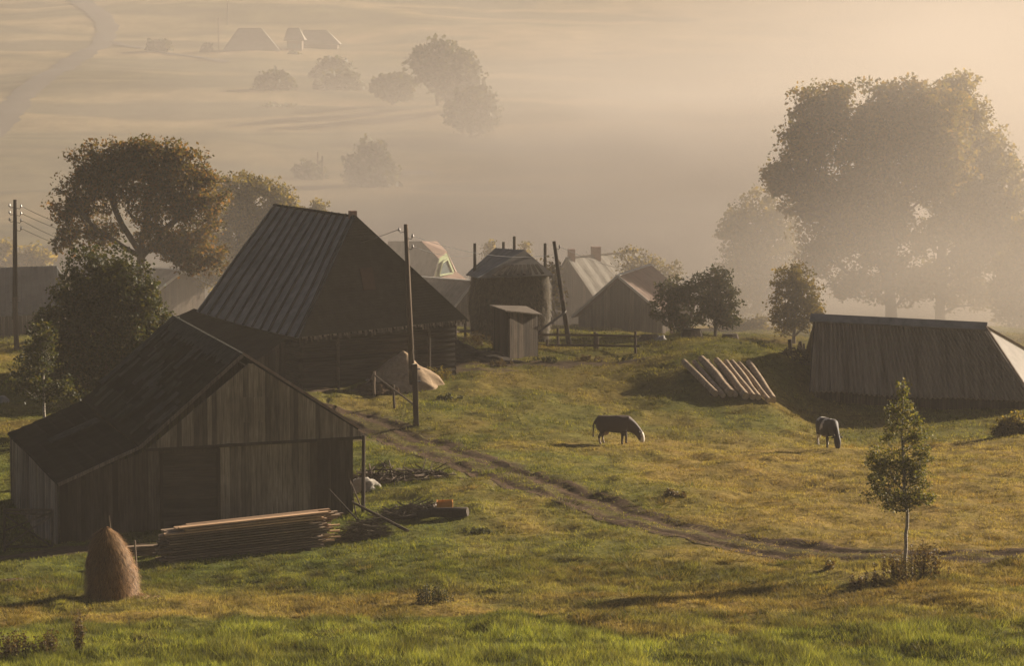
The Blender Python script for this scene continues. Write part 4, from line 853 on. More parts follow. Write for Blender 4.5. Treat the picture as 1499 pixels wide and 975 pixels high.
# ------------------------------------------------------------------ generic gabled building
def gabled(name, label, cat, px_l, px_r, row_e, Yl, Yr, apex_row, depth, wallmat, roofmat, base_drop=2.6, over=.4, px_a=None, rise_back=0, edge='cap', sheetn=1.0, hip=0, extra=None):
    EL, ER = W(px_l, row_e if not isinstance(row_e, tuple) else row_e[0], Yl), W(px_r, row_e if not isinstance(row_e, tuple) else row_e[1], Yr)
    mid = (EL + ER) / 2; d = (ER - EL); d2 = V2(d).normalized(); bk = Vector((-d2.y, d2.x, 0)); bk = -bk if bk.y < 0 else bk
    Ym = mid.y; AP = Vector((mid.x, mid.y, W(px_a or (px_l + px_r) / 2, apex_row, Ym).z))
    if px_a: AP.x = W(px_a, apex_row, Ym).x
    D = bk * depth; root = empty(name, Vector((mid.x, mid.y, gp(mid.x, mid.y))), label, cat)
    APf = AP + bk * hip
    L2, R2, A2 = EL + D, ER + D, AP + D - bk * hip + Vector((0, 0, rise_back))
    cor = lambda u, v: .025 * math.sin(u * depth / .45 * 6.28 * sheetn) + .02 * random.random()
    nu = max(8, int(depth / .12))
    mb = MB(); mb.sheet(APf, A2, L2, EL, nu, 6, cor, .07); mb.build('roof', M[roofmat], root)
    mb = MB(); mb.sheet(APf, A2, R2, ER, nu, 6, cor, .07); mb.build('roof', M[roofmat], root)
    if edge:
        mb = MB(); mb.bar(APf - bk * .06, ER - bk * .06, .06, .14); mb.bar(APf - bk * .06, EL - bk * .06, .06, .14); mb.build('barge_board', M[edge], root)
        mb = MB(); mb.bar(APf + Vector((0, 0, .04)), A2 + Vector((0, 0, .04)), .3, .06); mb.build('ridge_cap', M[edge], root)
    a = V2(EL) + d2 * over + V2(bk) * over; b = V2(ER) - d2 * over + V2(bk) * over; L = (b - a).length
    rz = lambda s: float(np.interp(s, [0, (V2(AP) - V2(EL)).dot(d2) - over, L], [EL.z + .0, AP.z - .15, ER.z + .0])) - (0 if not hip else 99)
    if hip: mb = MB(); mb.slab([APf, EL, ER], .08, n=(-bk.x, -bk.y, .6)); mb.build('hip_roof', M[roofmat], root); rz = lambda s: min(EL.z, ER.z) + .1
    zb = lambda s: min(gp(*a), gp(*b), mid.z - base_drop) - .3
    mb = MB(); mb.planks(a, b, zb, rz, -V2(bk), .2, gap=.004, jit=.01); mb.build('gable_wall', M[wallmat], root)
    for p, q, nr in ((a, a + V2(bk) * (depth - 2 * over), -d2), (b, b + V2(bk) * (depth - 2 * over), d2)):
        mb = MB(); zt = (EL.z if nr.dot(d2) < 0 else ER.z) + .05; mb.planks(p, q, zb, lambda s: zt, nr, .25, gap=.004); mb.build('side_wall', M[wallmat], root)
    p, q = a + V2(bk) * (depth - 2 * over), b + V2(bk) * (depth - 2 * over); mb = MB(); mb.planks(p, q, zb, rz, V2(bk), .25, gap=.004); mb.build('back_wall', M[wallmat], root)
    return root, EL, ER, AP, bk, d2
# dark gabled barn in the middle
r1, EL, ER, AP, bk, d2 = gabled('gabled_barn', 'dark gabled barn with a lit reddish roof side, beyond the rail fence', 'barn', 836, 976, (465, 464), 208.6, 207, 404, 9, 'barn_wood_dark', 'red_roof', px_a=904)
mb = MB(); p = lerp(EL, ER, .62) - bk * .15; mb.tube([(p.x, p.y, gp(p.x, p.y) - .2), (p.x, p.y, EL.z)], .07, 6); mb.build('post', M['post_wood'], r1)
# chimneyed house
r2, EL, ER, AP, bk, d2 = gabled('misty_house', 'pale misty house with two chimneys behind the leaning pole', 'house', 792, 872, (442, 440), 250.5, 247.5, 378, 9, 'barn_wood_dark', 'grey_roof', px_a=830, sheetn=.35, edge='old_wood')
for k, (t_, w) in enumerate(((.06, .45), (.4, .6))):
    mb = MB(); q = AP + bk * (9 * t_); mb.box(q - Vector((0, 0, .4)), w, w, 1.05, .3); mb.build('chimney', M['brick'], r2)
# house between the farmhouse and the hay shelter (green gable)
def green_house():
    Y = 236; root = empty('green_gabled_house', G(640, Y), 'house with bright green trimmed gable window and broken hip roof', 'house')
    f = lambda px, py, dy=0: W(px, py, Y + dy)
    rA, rB = f(568, 353, 5), f(617, 353, 0)
    mb = MB(); mb.slab([rA, rB, f(642, 378, -3), f(633, 410, -3.5), f(560, 420, 3)], .12, n=(-.6, -.5, .6)); mb.build('left_roof', M['grey_roof'], root)
    mb = MB(); mb.slab([rB, f(641, 377, -3), f(654, 368, -1)], .12, n=(0, -.5, .85)); mb.build('half_hip', M['red_roof'], root)
    mb = MB(); mb.slab([rB, f(654, 368, -1), f(668, 400, 1), f(680, 420, 6), f(640, 353, 9)], .12, n=(.7, 0, .6)); mb.build('right_roof', M['red_roof'], root)
    gl = [f(634, 411, -3.2), f(642, 379, -2.8), f(654, 370, -.9), f(668, 405, 1.2)]
    mb = MB(); mb.slab(gl, .1, n=(.5, -.85, 0)); mb.build('gable_wall', M['green_trim'], root)
    c = sum(gl, Vector()) / 4; w = [lerp(c, p, .58) + Vector((.08, -.14, 0)) for p in gl]
    mb = MB(); mb.slab(w, .06, n=(.5, -.85, 0)); wn = mb.build('window', M['glass'], root)
    mb = MB()
    for i in range(4): mb.bar(w[i] + Vector((.04, -.07, 0)), w[(i + 1) % 4] + Vector((.04, -.07, 0)), .1, .1)
    mb.build('frame', M['green_trim'], wn)
    mb = MB(); mb.slab([f(636, 410, -3.6), f(667, 397, 1), f(689, 413, -.5), f(657, 431, -5)], .1, n=(.2, -.5, .8)); mb.build('porch_roof', M['red_roof'], root)
    mb = MB(); mb.slab([f(655, 431, -4.6), f(687, 414, -.4), f(687, 470, -.4), f(655, 480, -4.6)], .1, n=(.5, -.85, 0)); mb.build('porch_wall', M['green_trim'], root)
    mb = MB(); mb.slab([f(562, 420, 3.2), f(634, 411, -3), f(655, 431, -4.7), f(655, 480, -4.7), f(562, 480, 3.2)], .1, n=(-.6, -.8, 0)); mb.build('side_wall', M['plaster'], root)
green_house()
gabled('low_shed', 'low grey shed roof between farmhouse and hay shelter', 'shed', 660, 705, 455, 214, 216, 412, 7, 'barn_wood_dark', 'grey_roof', px_a=693)
gabled('roadside_house', 'dark slate roofed building cut by the left edge behind the utility pole', 'house', -130, -60, 455, 197, 203, 395, 14, 'barn_wood_dark', 'grey_roof')
def left_building():
    root = empty('long_dark_house', G(20, 203), 'long dark roofed house at the left edge behind the utility pole', 'house')
    a, b, c, d = W(-140, 396, 207), W(83, 389, 205), W(90, 458, 200), W(-150, 470, 202)
    mb = MB(); mb.sheet(a, b, c, d, 90, 8, lambda u, v: .03 * math.sin(u * 380) + .02 * v, .08); mb.build('front_roof', M['slate'], root)
    mb = MB(); mb.slab([a, b, b + Vector((.5, 6, -2.6)), a + Vector((.5, 6, -2.6))], .08); mb.build('back_roof', M['slate'], root)
    mb = MB(); mb.planks(V2(d) + Vector((.5, .5)), V2(c) + Vector((-.5, .5)), lambda s: -.5, lambda s: c.z, (0, -1), .25); mb.build('front_wall', M['barn_wood_dark'], root)
    p = V2(c) + Vector((-.5, .5)); q = p + Vector((.3, 9)); mb = MB(); mb.planks(p, q, lambda s: -.5, lambda s: float(np.interp(s, [0, 4.5, 9], [c.z, b.z - .1, c.z])), (1, 0), .25); mb.build('side_wall', M['barn_wood_dark'], root)
M['slate'] = plain('blue_grey_sheet', (.045, .048, .047), (.085, .09, .088), .8, .75)
left_building()
gabled('low_barn', 'low grey roofed barn glimpsed between the trees and the ribbed roof', 'barn', 232, 312, (424, 418), 212, 216, 396, 9, 'barn_wood_dark', 'grey_roof', px_a=268)
# ------------------------------------------------------------------ hay shelter
def hay_shelter():
    Y = 196; root = empty('hay_shelter', G(746, 195), 'hay barrack, a tall dark hay mass under a small movable roof on four poles', 'hay shelter')
    cs = [W(692, 480, 197), W(741, 480, 192.6), W(801, 480, 195.4), W(752, 480, 200)]
    for c, (tx, ty) in zip(cs, ((695, 356), (753, 354), (798, 356), (737, 354))):
        x = W(tx, ty, c.y).x; z = W(tx, ty, c.y).z; mb = MB()
        if tx in (753,): c = Vector((W(753, 480, 197.2).x, 197.2, 0))
        mb.tube([(x, c.y, gp(x, c.y) - .3), (x, c.y, z)], [.11, .085], 8); mb.build('pole', M['old_wood'], root)
    FL, FR, BL, BR = W(700, 407, 192.4), W(811, 403, 193.6), W(682, 402, 198.5), W(792, 397, 200); P1, P2 = W(725, 363, 198.3), W(768, 366, 195.2)
    mb = MB(); mb.sheet(P2, P1, BL, FL, 24, 8, lambda u, v: .035 * math.sin(u * 60) + .05 * random.random() * v, .06); mb.build('roof_sheet', M['tin'], root)
    mb = MB(); mb.slab([P2, FL, FR], .07, n=(.2, -.8, .6)); mb.build('front_hip', M['grey_roof'], root)
    mb = MB(); nn = (FL - P2).cross(FR - P2).normalized(); nn = nn if nn.y < 0 else -nn
    for i in range(9):
        s = .18 + i * .085; mb.bar(lerp(P2, lerp(FL, FR, s), .60) + nn * .08, lerp(P2, lerp(FL, FR, s), .96) + nn * .08, .16, .05, nn)
    mb.build('roof_slats', M['old_wood'], root)
    mb = MB(); mb.slab([P1, P2, FR, BR], .07); mb.slab([P1, BR, BL], .07, n=(0, .8, .5)); mb.build('back_roof', M['tin'], root)
    # body of hay: rounded square column bulging between the poles
    b = G(746, 196.0); n = 64; top = W(745, 402, 196).z; V = []; Fc = []; nj = 34
    for j in range(nj + 1):
        h = j / nj; z = lerp(b.z - .3, top + .02, h)
        for i in range(n):
            a = 2 * math.pi * i / n + .72; ca, sa = math.cos(a), math.sin(a); r = 2.08 / (abs(math.cos(a - .12)) ** 6 + abs(math.sin(a - .12)) ** 6) ** (1 / 6)
            r *= 1 + .10 * (float(fbm(ca * 3 + 9, sa * 3 + h * 5, 17, 4)) - .5) + .05 * math.sin(h * 3.1) - .06 * (h < .12); V.append((b.x + ca * r, b.y + sa * r, z))
    for j in range(nj):
        for i in range(n): Fc += [j * n + i, j * n + (i + 1) % n, (j + 1) * n + (i + 1) % n, (j + 1) * n + i]
    npmesh('hay', V, Fc, 4, M['old_hay'], root, True)
    V = np.array(V); idx = RNG.integers(0, len(V), 9000); P0 = V[idx] + RNG.normal(0, .05, (9000, 3)); dv = P0 - np.array([b.x, b.y, 0]); dv[:, 2] = 0; dv /= np.linalg.norm(dv, axis=1)[:, None]
    P1_ = P0 + dv * RNG.uniform(0, .16, (9000, 1)) + np.stack([RNG.normal(0, .1, 9000), RNG.normal(0, .1, 9000), -RNG.uniform(.1, .4, 9000)], -1); s = np.cross(dv, [0, 0, 1.]) * .014
    npmesh('loose_hay', np.stack([P0 - s, P0 + s, P1_], 1).reshape(-1, 3), np.arange(27000), 3, M['hay_strand'], root)
M['tin0'] = plain('tin_sheet0', (.13, .14, .135), (.24, .25, .24), 1.4, .5, .2, .02, (1, 1, .4)); M['hay_strand'] = leafmat('dark_hay_strands', [(.05, .035, .02), (.12, .09, .05), (.17, .13, .07)], .2)
hay_shelter()
def small_shed():
    root = empty('tool_shed', G(750, 186), 'small upright plank shed with slanting board roof before the hay shelter', 'shed')
    a = W(746, 500, 184.2); b = W(787, 500, 186.2); c = W(722, 500, 188.0); zt = lambda p, row: W(750, row, 185).z
    zA, zB, zC = W(746, 456, 184.2).z, W(787, 461, 186.2).z, W(722, 452, 188).z; d = b + (c - a)
    for p, q, z0, z1, nr in ((a, b, zA, zB, (.4, -1)), (c, a, zC, zA, (-1, -.6)), (b, d, zB, zB, (1, .4)), (c, d, zC, zB, (-.4, 1))):
        mb = MB(); L = (V2(q) - V2(p)).length; mb.planks(V2(p), V2(q), lambda s: min(gp(p.x, p.y), gp(q.x, q.y)) - .25, lambda s: lerp(z0, z1, s / L), nr, .17); mb.build('plank_wall', M['barn_wood_dark'], root)
    mb = MB(); e = .3; A_ = Vector((a.x - .2, a.y - .45, zA + .1)); B_ = Vector((b.x + .25, b.y - .35, zB + .08)); D_ = Vector((d.x + .3, d.y + .3, zB + .12)); C_ = Vector((c.x - .2, c.y + .2, zC + .2))
    mb.slab([A_, B_, D_, C_], .07); mb.build('roof', M['barn_wood'], root)
    mb = MB(); mb.slab([Vector((b.x + .05, b.y + .2, zB - 1.0)), Vector((b.x + 1.5, b.y + .9, zB + .05)), Vector((b.x + 1.6, b.y + 2.2, zB + .05)), Vector((b.x + .05, b.y + 1.6, zB - 1.0))], .05); mb.build('side_flap', M['grey_roof'], root)
small_shed()
# ------------------------------------------------------------------ rail fence
def fence():
    root = empty('rail_fence', G(880, 190), 'weathered two rail wooden fence left of the log row, before the dark gabled barn', 'fence')
    ps = [(800, 190.5, 497, 1), (817, 190.5, 480, 1), (871, 189.5, 486, 1), (875, 189.6, 488, 0), (930, 187.2, 485, 1)]
    tops = []
    for px, Y, tr, r in ps:
        b = G(px, Y); t_ = W(px, tr, Y); mb = MB(); mb.tube([b - Vector((0, 0, .3)), t_ + Vector((random.uniform(-.05, .05), 0, 0))], [.09, .075], 7); mb.build('post', M['post_wood'], root); tops.append((b, t_))
    A = G(787, 191); E = tops[-1][0]
    for r0, r1 in ((490, 492), (505, 507)):
        p = [W(787, r0, 191), W(871, r0 + 1, 189.4), W(937, r1, 187.0)]; mb = MB()
        mb.tube(p, [.07, .065, .055], 7); mb.build('rail', M['post_wood'], root)
    root = empty('rail_fence', G(680, 192), 'short weathered fence between the farmhouse eave and the hay shelter', 'fence')
    for px, Y, tr in ((667, 190, 476), (681, 193, 473)):
        b = G(px, Y); mb = MB(); mb.tube([b - Vector((0, 0, .3)), W(px, tr, Y)], [.08, .07], 7); mb.build('post', M['post_wood'], root)
    mb = MB(); mb.tube([W(655, 487, 188), W(695, 484, 195)], .05, 6); mb.build('rail', M['post_wood'], root)
fence()
a = G(548, 172); stick('fence_post', 'short pale post left of the sand pile', 'post', a - Vector((0, 0, .2)), W(548, 544, 172), .07, mat='barge')
a = G(578, 169); stick('fence_post', 'short dark post before the sand pile', 'post', a - Vector((0, 0, .2)), W(576, 563, 169), .06)
stick('fence_rail', 'thin rail slanting down from the short pale post to the pole stub', 'rail', W(549, 550, 171.8), W(604, 591, 163.4), .045)
# ------------------------------------------------------------------ sand, heaps, crates
lump('sand_pile', 'pile of pale orange sand behind the stub mounted utility pole', 'sand', G(590, 174.5), 2.1, 1.5, 1.75, 'sand', .18, 1.4, 5, 5, cone=.7)
lump('earth_pile', 'low grey earth spill at the left foot of the sand pile', 'earth', G(556, 173), 1.5, 1.1, .55, 'track', .5, 2.2, 5, 15, cone=.5)
lump('grassy_mound', 'grass covered hump just right of the pole stub', 'mound', G(640, 167.5), 2.2, 1.5, .75, 'ground2' if 'ground2' in M else 'dung', .3, 1.5, 5, 4) if False else None
lump('dark_heap', 'long dark manure heap between the farmhouse and the pasture edge', 'heap', G(622, 184.5), 2.8, 1.6, 1.25, 'dung', .3, 1.6, 6, 21)
lump('dark_heap', 'lower dark heap right of the manure heap, below the plank shed', 'heap', G(700, 183.6), 2.4, .9, .55, 'dung', .35, 1.8, 5, 25)
for k in range(4):
    a = G([545, 560, 640, 668][k], [184, 184.5, 183, 184][k]); stick('leaning_stick', ['long pole propped towards the farmhouse eave, left one', 'long pole propped towards the farmhouse eave, right one', 'short stick leaning at the manure heap', 'forked stick standing at the right of the manure heap'][k], 'pole', a + Vector((-.5, 0, .3)), W([588, 594, 628, 664][k], [491, 494, 505, 480][k], 181), .045)
brush('brush_heap', 'tangle of thin pale sticks right of the manure heap', 'brushwood', G(672, 184.5), 1.3, .7, .4, 60, .02, 1.4, 'post_wood')
def crate():
    b = G(524, 177); root = empty('wooden_crate', b, 'low plank crate with flat reddish lid by the farmhouse wall', 'crate')
    mb = MB(); mb.box((0, 0, -.1), 1.36, .8, .62, .05); mb.build('box', M['barn_wood_dark'], root, local=True)
    mb = MB(); mb.slab([(-.74, -.5, .5), (.74, -.42, .5), (.72, .5, .88), (-.72, .42, .88)], .05); mb.build('lid', M['board_top2'], root, local=True)
M['board_top2'] = wood('reddish_planks', (.14, .085, .06), (.27, .17, .12), (1, 8, 8))
crate()
for l in range(5):
    for j in range(3):
        b = G(450, 176.5); mb = MB(); z = .05 + l * .11; mb.bar((-1.05 + random.uniform(-.1, .1), -.3 + j * .3, z), (1.05 + random.uniform(-.1, .1), -.3 + j * .3, z), .28, .075)
        o = mb.build('board', M['old_wood']); o.location = b; tag(o, 'grey board in the low flat stack by the farmhouse left corner', 'board', 'flat board stack by the farmhouse')
lump('plastic_sheet', 'white sheet lying on the ground left of the sand pile', 'sheet', G(539, 175.5), .55, .4, .16, 'white', .5, 2.5, 4, 8, sink=0)
lump('hen', 'white hen pecking on the flat board stack', 'hen', G(452, 176), .16, .1, .2, 'white', .3, 2, 3, 8, sink=-.7) if False else None
def stump(px, Y, r, h, label, top=True):
    b = G(px, Y); root = empty('tree_stump', b, label, 'stump'); mb = MB()
    mb.tube([(0, 0, -.3), (.03, 0, .05), (0, .04, h)], [r * 1.5, r * 1.1, r * .9], 9); mb.build('bark', M['bark'], root, local=True)
    mb = MB(); mb.tube([(0, 0, h + .002), (0, 0, h + .05)], [r * .9, r * .86], 9); mb.build('flat_top', M['old_wood'], root, local=True)
stump(1012, 193, .62, .55, 'wide pale stump below the multi stemmed plum tree'); stump(1068, 192, .5, .4, 'low broad stump right of the upright plum tree'); stump(950, 196, .6, .22, 'flat low stump beside the white sack near the rail fence')
lump('sack', 'small white sack on the grass right of the rail fence', 'sack', G(967, 195), .35, .2, .42, 'white', .5, 2.5, 3, 19)
# stumps and roots left of the right barn
a = G(1157, 187); stick('fence_post', 'stout weathered post left of the long low barn', 'post', a - Vector((0, 0, .2)), W(1156, 497, 187), .12)
a = G(1180, 186); stick('fence_post', 'slanting weathered post against the long low barn left end', 'post', a - Vector((0, 0, .2)), W(1171, 500, 186), .1)
brush('root_tangle', 'tangle of old roots at the left end of the long low barn', 'roots', G(1172, 185), 1.2, .6, .6, 50, .05, 1.1, 'old_wood', .8)
lump('stone_block', 'grey concrete trough at the left edge of the yard', 'trough', G(3, 170), .4, .35, .55, 'concrete', .15, 2, 3, 4)
# striped post pair behind plum tree
a = G(983, 206); stick('painted_post', 'reddish post standing at the right corner of the dark gabled barn', 'post', a - Vector((0, 0, .2)), W(983, 466, 206), .12, mat='red_roof')
# ------------------------------------------------------------------ logs on the bank
LOGS = [((1005 + 11.2 * k + [0, 2, 3, -2, 0, 2, 0, -1, 3][k], 530 + [1, 0, 1, 0, -1, 3, 5, 4, 1][k]), (1049 + 10.3 * k + [0, -1, 2, -2, 0, 1, -1, 2, 1][k], 585 + .9 * k)) for k in range(9)]
for k, (t_, b_) in enumerate(LOGS[:9]):
    a = W(t_[0], t_[1], 178.2); b = W(b_[0], b_[1], 173.4); rr = [.17, .15, .21, .15, .18, .15, .16, .15, .17][k]
    dd_ = (a - b); ua, ub = random.uniform(-.04, .10), random.uniform(-.06, .05); a = a + dd_ * ua; b = b - dd_ * ub; rr *= random.uniform(.85, 1.15)
    dz = max(gp(a.x, a.y) + rr - .05 - a.z, gp(b.x, b.y) + rr - .05 - b.z)
    a.z = gp(a.x, a.y) + rr + .12; b.z = gp(b.x, b.y) + rr + .10
    m_ = lerp(a, b, .5); m_.z = max(m_.z, gp(m_.x, m_.y) + rr - .06); o_ = a.z + 0
    lab = ['leftmost peeled log of the row on the bank', 'second thin log from the left in the row on the bank', 'thickest peeled log near the middle left of the row', 'thin log right of the thickest log in the row', 'middle log of the row, with orange sunlit upper end', 'log just right of the middle of the row on the bank', 'third log from the right of the row on the bank', 'second log from the right of the row on the bank', 'rightmost pale log of the row on the bank'][k]
    root = empty('peeled_log', m_, lab, 'log', 'logs laid side by side on the bank')
    mb = MB(); jx = Vector((random.uniform(-.05, .05), 0, random.uniform(0, .03))); mb.tube([a, lerp(a, m_, .5) + jx, m_ + jx, lerp(m_, b, .5) - jx * .3, b], [rr * .92, rr * .95, rr, rr, rr * 1.03], 14, False); mb.build('trunk', M['log'], root, True)
    for e, q in ((a, m_), (b, m_)):
        d = (e - q).normalized(); mb = MB(); mb.tube([e - d * .01, e + d * .015], [rr * .93, rr * .93], 14); mb.build('cut_end', M['logend'], root)
for k, t_ in enumerate((.12, .85)):
    a = lerp(W(1000, 531, 178.2), W(1046, 590, 173.4), t_); b = lerp(W(1108, 533, 178.2), W(1140, 596, 173.4), t_); a.z = gp(a.x, a.y) + .02; b.z = gp(b.x, b.y) + .02
    stick('bearer_beam', ['thin cross pole under the upper ends of the log row', 'thin cross pole under the lower ends of the log row'][k], 'pole', a, b, .07)
# ------------------------------------------------------------------ long low barn on the right
def long_barn():
    root = empty('long_low_barn', G(1340, 182), 'long low barn with ribbed board roof sloping almost to the ground on the right', 'barn')
    R0, R1, E0, E1 = W(1193,466,182), W(1441,479,180), W(1186,573,178.8), W(1513,588,176.4)
    cor = lambda u, v: -.07 * math.sin(math.pi * u) + .03 * math.sin(u * 23 + v * 5) * v + .065 * math.sin(u * 2 * math.pi * 44) + .05 * math.sin(u * 11) * v + (.04 if v > .47 else 0)
    mb = MB(); mb.sheet(R0, R1, E1, E0, 420, 12, cor, .08); mb.build('front_roof', M['corr'], root)
    bkv = Vector((.35, 6.4, 0)); back = [R0 + bkv, R1 + bkv]
    h1 = W(1570, 600, 181.5); h1 = Vector((h1.x, h1.y, E1.z)); 
    bk0 = R0 + Vector((-.3, 5.6, -3.3)); bk1 = Vector((h1.x + .6, h1.y + 5.2, E1.z))
    mb = MB(); mb.slab([R1, E1 + Vector((.0, .0, 0)), h1 + Vector((.8, 2.2, .2))], .08, n=(.8, -.1, .6)); mb.build('hip_roof', M['pale_sheet'], root)
    mb = MB(); mb.slab([R0, R1, h1 + Vector((.8, 2.2, .2)), bk0], .08, n=(0, .6, .8)); mb.build('back_roof', M['corr'], root)
    mb = MB(); n = (R1 - R0).cross(E0 - R0).normalized(); n = n if n.z > 0 else -n
    mb.bar(R0 + n * .06 + Vector((-.25, 0, 0)), R1 + n * .06 + Vector((.15, 0, 0)), .5, .1, n); mb.build('ridge_cap', M['cap2'], root)
    mb = MB(); mb.bar(R1 + Vector((.05, -.05, .05)), E1 + Vector((.06, -.03, .05)), .07, .12); mb.bar(R1 + Vector((.1, .05, .02)), h1 + Vector((.9, 2.2, .25)), .07, .1); mb.build('barge_board', M['barge'], root)
    mb = MB(); mb.bar(R0 + Vector((-.03, 0, 0)), E0 + Vector((-.03, 0, 0)), .06, .14); mb.build('barge_board', M['old_wood'], root)
    a, b = V2(E0) + Vector((.4, .7)), V2(E1) + Vector((-.3, .7)); mb = MB(); mb.planks(a, b, lambda s: min(gp(*a), gp(*b)) - .5, lambda s: lerp(E0.z, E1.z, s / (b - a).length) + .3, (0, -1), .2); mb.build('front_wall', M['barn_wood_dark'], root)
    c = V2(bk0) + Vector((.5, -.4)); mb = MB(); L = (c - a).length
    mb.planks(a, c, lambda s: gp(*a) - .5, lambda s: float(np.interp(s, [0, L * .5, L], [E0.z + .3, R0.z - .2, bk0.z])), (-1, 0), .2); mb.build('gable_wall', M['barn_wood'], root)
M['pale_sheet'] = plain('pale_sheet', (.15, .125, .095), (.24, .20, .155), 1.2, .6); M['cap2'] = plain('grey_cap', (.16, .155, .145), (.27, .26, .24), 1.5, .6)
long_barn()
a = G(1488, 196); stick('fence_post', 'dark post rising behind the pale end of the long low barn', 'post', a - Vector((0, 0, .2)), W(1484, 512, 190), .12)
# ------------------------------------------------------------------ cows
def cow(base, heading, label, dark, patches, group, flip=1):
    """x forward, z up, unit metre; body is one skinned surface"""
    V = []; E = []; Rd = []
    def add(p, r, q=None):
        V.append(p); Rd.append(r if isinstance(r, tuple) else (r, r))
        if q is not None: E.append((q, len(V) - 1))
        return len(V) - 1
    pel = add((-.55, 0, .98), (.34, .42)); mid = add((-.12, 0, .94), (.40, .44), pel); ch = add((.28, 0, .94), (.37, .44), mid); wi = add((.58, 0, .95), (.29, .43), ch)
    n1 = add((.84, 0, .82), (.18, .30), wi); n2 = add((1.06, .02 * flip, .60), (.14, .21), n1); hd = add((1.20, .04 * flip, .42), (.19, .21), n2); mz = add((1.26, .05 * flip, .20), (.13, .14), hd); add((1.28, .05 * flip, .07), (.12, .10), mz)
    rp = add((-.80, 0, 1.0), (.30, .38), pel); t1 = add((-.96, 0, 1.02), .05, rp); t2 = add((-1.0, .01, .82), .035, t1); t3 = add((-1.01, .02, .50), .03, t2); add((-1.0, .02, .32), .05, t3)
    for s, fx, bx in ((1, .06, .10), (-1, -.05, -.04)):
        h = add((-.62, .20 * s, .78), (.20, .20), pel); k = add((-.52 + bx, .21 * s, .56), (.12, .13), h); hk = add((-.70 + bx, .21 * s, .38), (.06, .06), k); ft = add((-.64 + bx, .21 * s, .10), (.045, .045), hk); add((-.60 + bx, .21 * s, .02), (.07, .065), ft)
        sh = add((.42, .18 * s, .68), (.15, .17), ch); el = add((.42 + fx, .19 * s, .48), (.09, .09), sh); kn = add((.43 + fx * 1.6, .19 * s, .32), (.055, .055), el); f2 = add((.42 + fx * 1.6, .19 * s, .10), (.044, .044), kn); add((.44 + fx * 1.6, .19 * s, .02), (.07, .065), f2)
    me = bpy.data.meshes.new('cow_body'); me.from_pydata(V, E, []); o = bpy.data.objects.new('cow_body', me); COL.objects.link(o)
    sk = o.modifiers.new('skin', 'SKIN'); sk.use_smooth_shade = True
    for i, sv in enumerate(me.skin_vertices[0].data): sv.radius = Rd[i]; sv.use_root = (i == 0)
    ss = o.modifiers.new('sub', 'SUBSURF'); ss.levels = ss.render_levels = 2
    dg = bpy.context.evaluated_depsgraph_get(); me2 = bpy.data.meshes.new_from_object(o.evaluated_get(dg)); bpy.data.objects.remove(o)
    me2.name = 'cow_body'; col = me2.color_attributes.new('col', 'FLOAT_COLOR', 'POINT')
    for i, v in enumerate(me2.vertices): c = patches(v.co, dark); col.data[i].color = (*c, 1)
    me2.materials.append(M['hide']); me2.polygons.foreach_set('use_smooth', [True] * len(me2.polygons))
    root = empty('cow', Vector(base) + Vector((0, 0, .05)), label, 'cow', group); root.rotation_euler = (0, 0, heading)
    body = link(bpy.data.objects.new('body', me2)); body.parent = root
    mb = MB(); mb.tube([(-.42, 0, .66), (-.42, 0, .55), (-.42, 0, .46), (-.42, 0, .42)], [.12, .15, .11, .04], 10); mb.build('udder', M['udder'], root, True, local=True)
    for s in (1, -1):
        mb = MB(); p = Vector((1.14, .04 * flip, .58)); mb.tube([p + Vector((0, .10 * s, 0)), p + Vector((.0, .20 * s, .02)), p + Vector((-.01, .30 * s, -.01))], [.03, .055, .02], 7); mb.build('ear', M['hide_dark'], root, True, local=True)
        mb = MB(); p = Vector((1.12, .03 * flip, .63)); mb.tube([p + Vector((0, .06 * s, .02)), p + Vector((.03, .15 * s, .08)), p + Vector((.09, .17 * s, .13))], [.025, .018, .007], 6); mb.build('horn', M['horn'], root, True, local=True)
    return root
m, nt, out = newmat('cow_hide'); at = N(nt, 'ShaderNodeAttribute'); at.attribute_name = 'col'; nh = noise(nt, (1, 1, 1), 3, 30.)
finish(nt, out, mixc(nt, 1.0, at.outputs['Color'], ramp(nt, nh, [(.3, (.8, .8, .8)), (.7, (1.1, 1.1, 1.1))]), 'MULTIPLY'), .7, nh, .2, .01, .3); M['hide'] = m
M['hide_dark'] = plain('dark_hide', (.03, .02, .015), (.05, .032, .025), 9, .7); M['udder'] = plain('udder', (.30, .2, .15), (.4, .28, .22), 6); M['horn'] = plain('horn', (.45, .4, .32), (.6, .52, .42), 8, .5)
wht = (.62, .56, .47)
def patch1(c, dark):
    if c.x > 1.16 and c.z < .58: return wht if c.x > 1.23 or c.z < .2 else dark
    if c.z < .30 and c.x < .8 and c.x > -.9: return (.35, .27, .2) if c.x < 0 else dark
    if abs(c.y) < .2 and c.z < .66 and -.5 < c.x < -.1: return (.45, .34, .27)
    return dark
def patch2(c, dark):
    if c.z > 1.18 and c.x < -.45: return wht
    if c.z > 1.1 and .15 < c.x < .32 and c.y > .0: return wht
    if c.z < .55 and c.x < .0: return wht
    if c.z > .9 and -.05 < c.x < .2 and c.y < -.1: return wht
    return dark
b = G(900, 157.5); cow(b, R(-4), 'dark brown cow with white face grazing in the middle of the pasture', (.050, .027, .019), patch1, 'cows grazing on the pasture')
b = G(1212, 158.0); cow(b, R(-72), 'black and white cow grazing head on towards the track near the young birch', (.026, .020, .017), patch2, 'cows grazing on the pasture', -1)
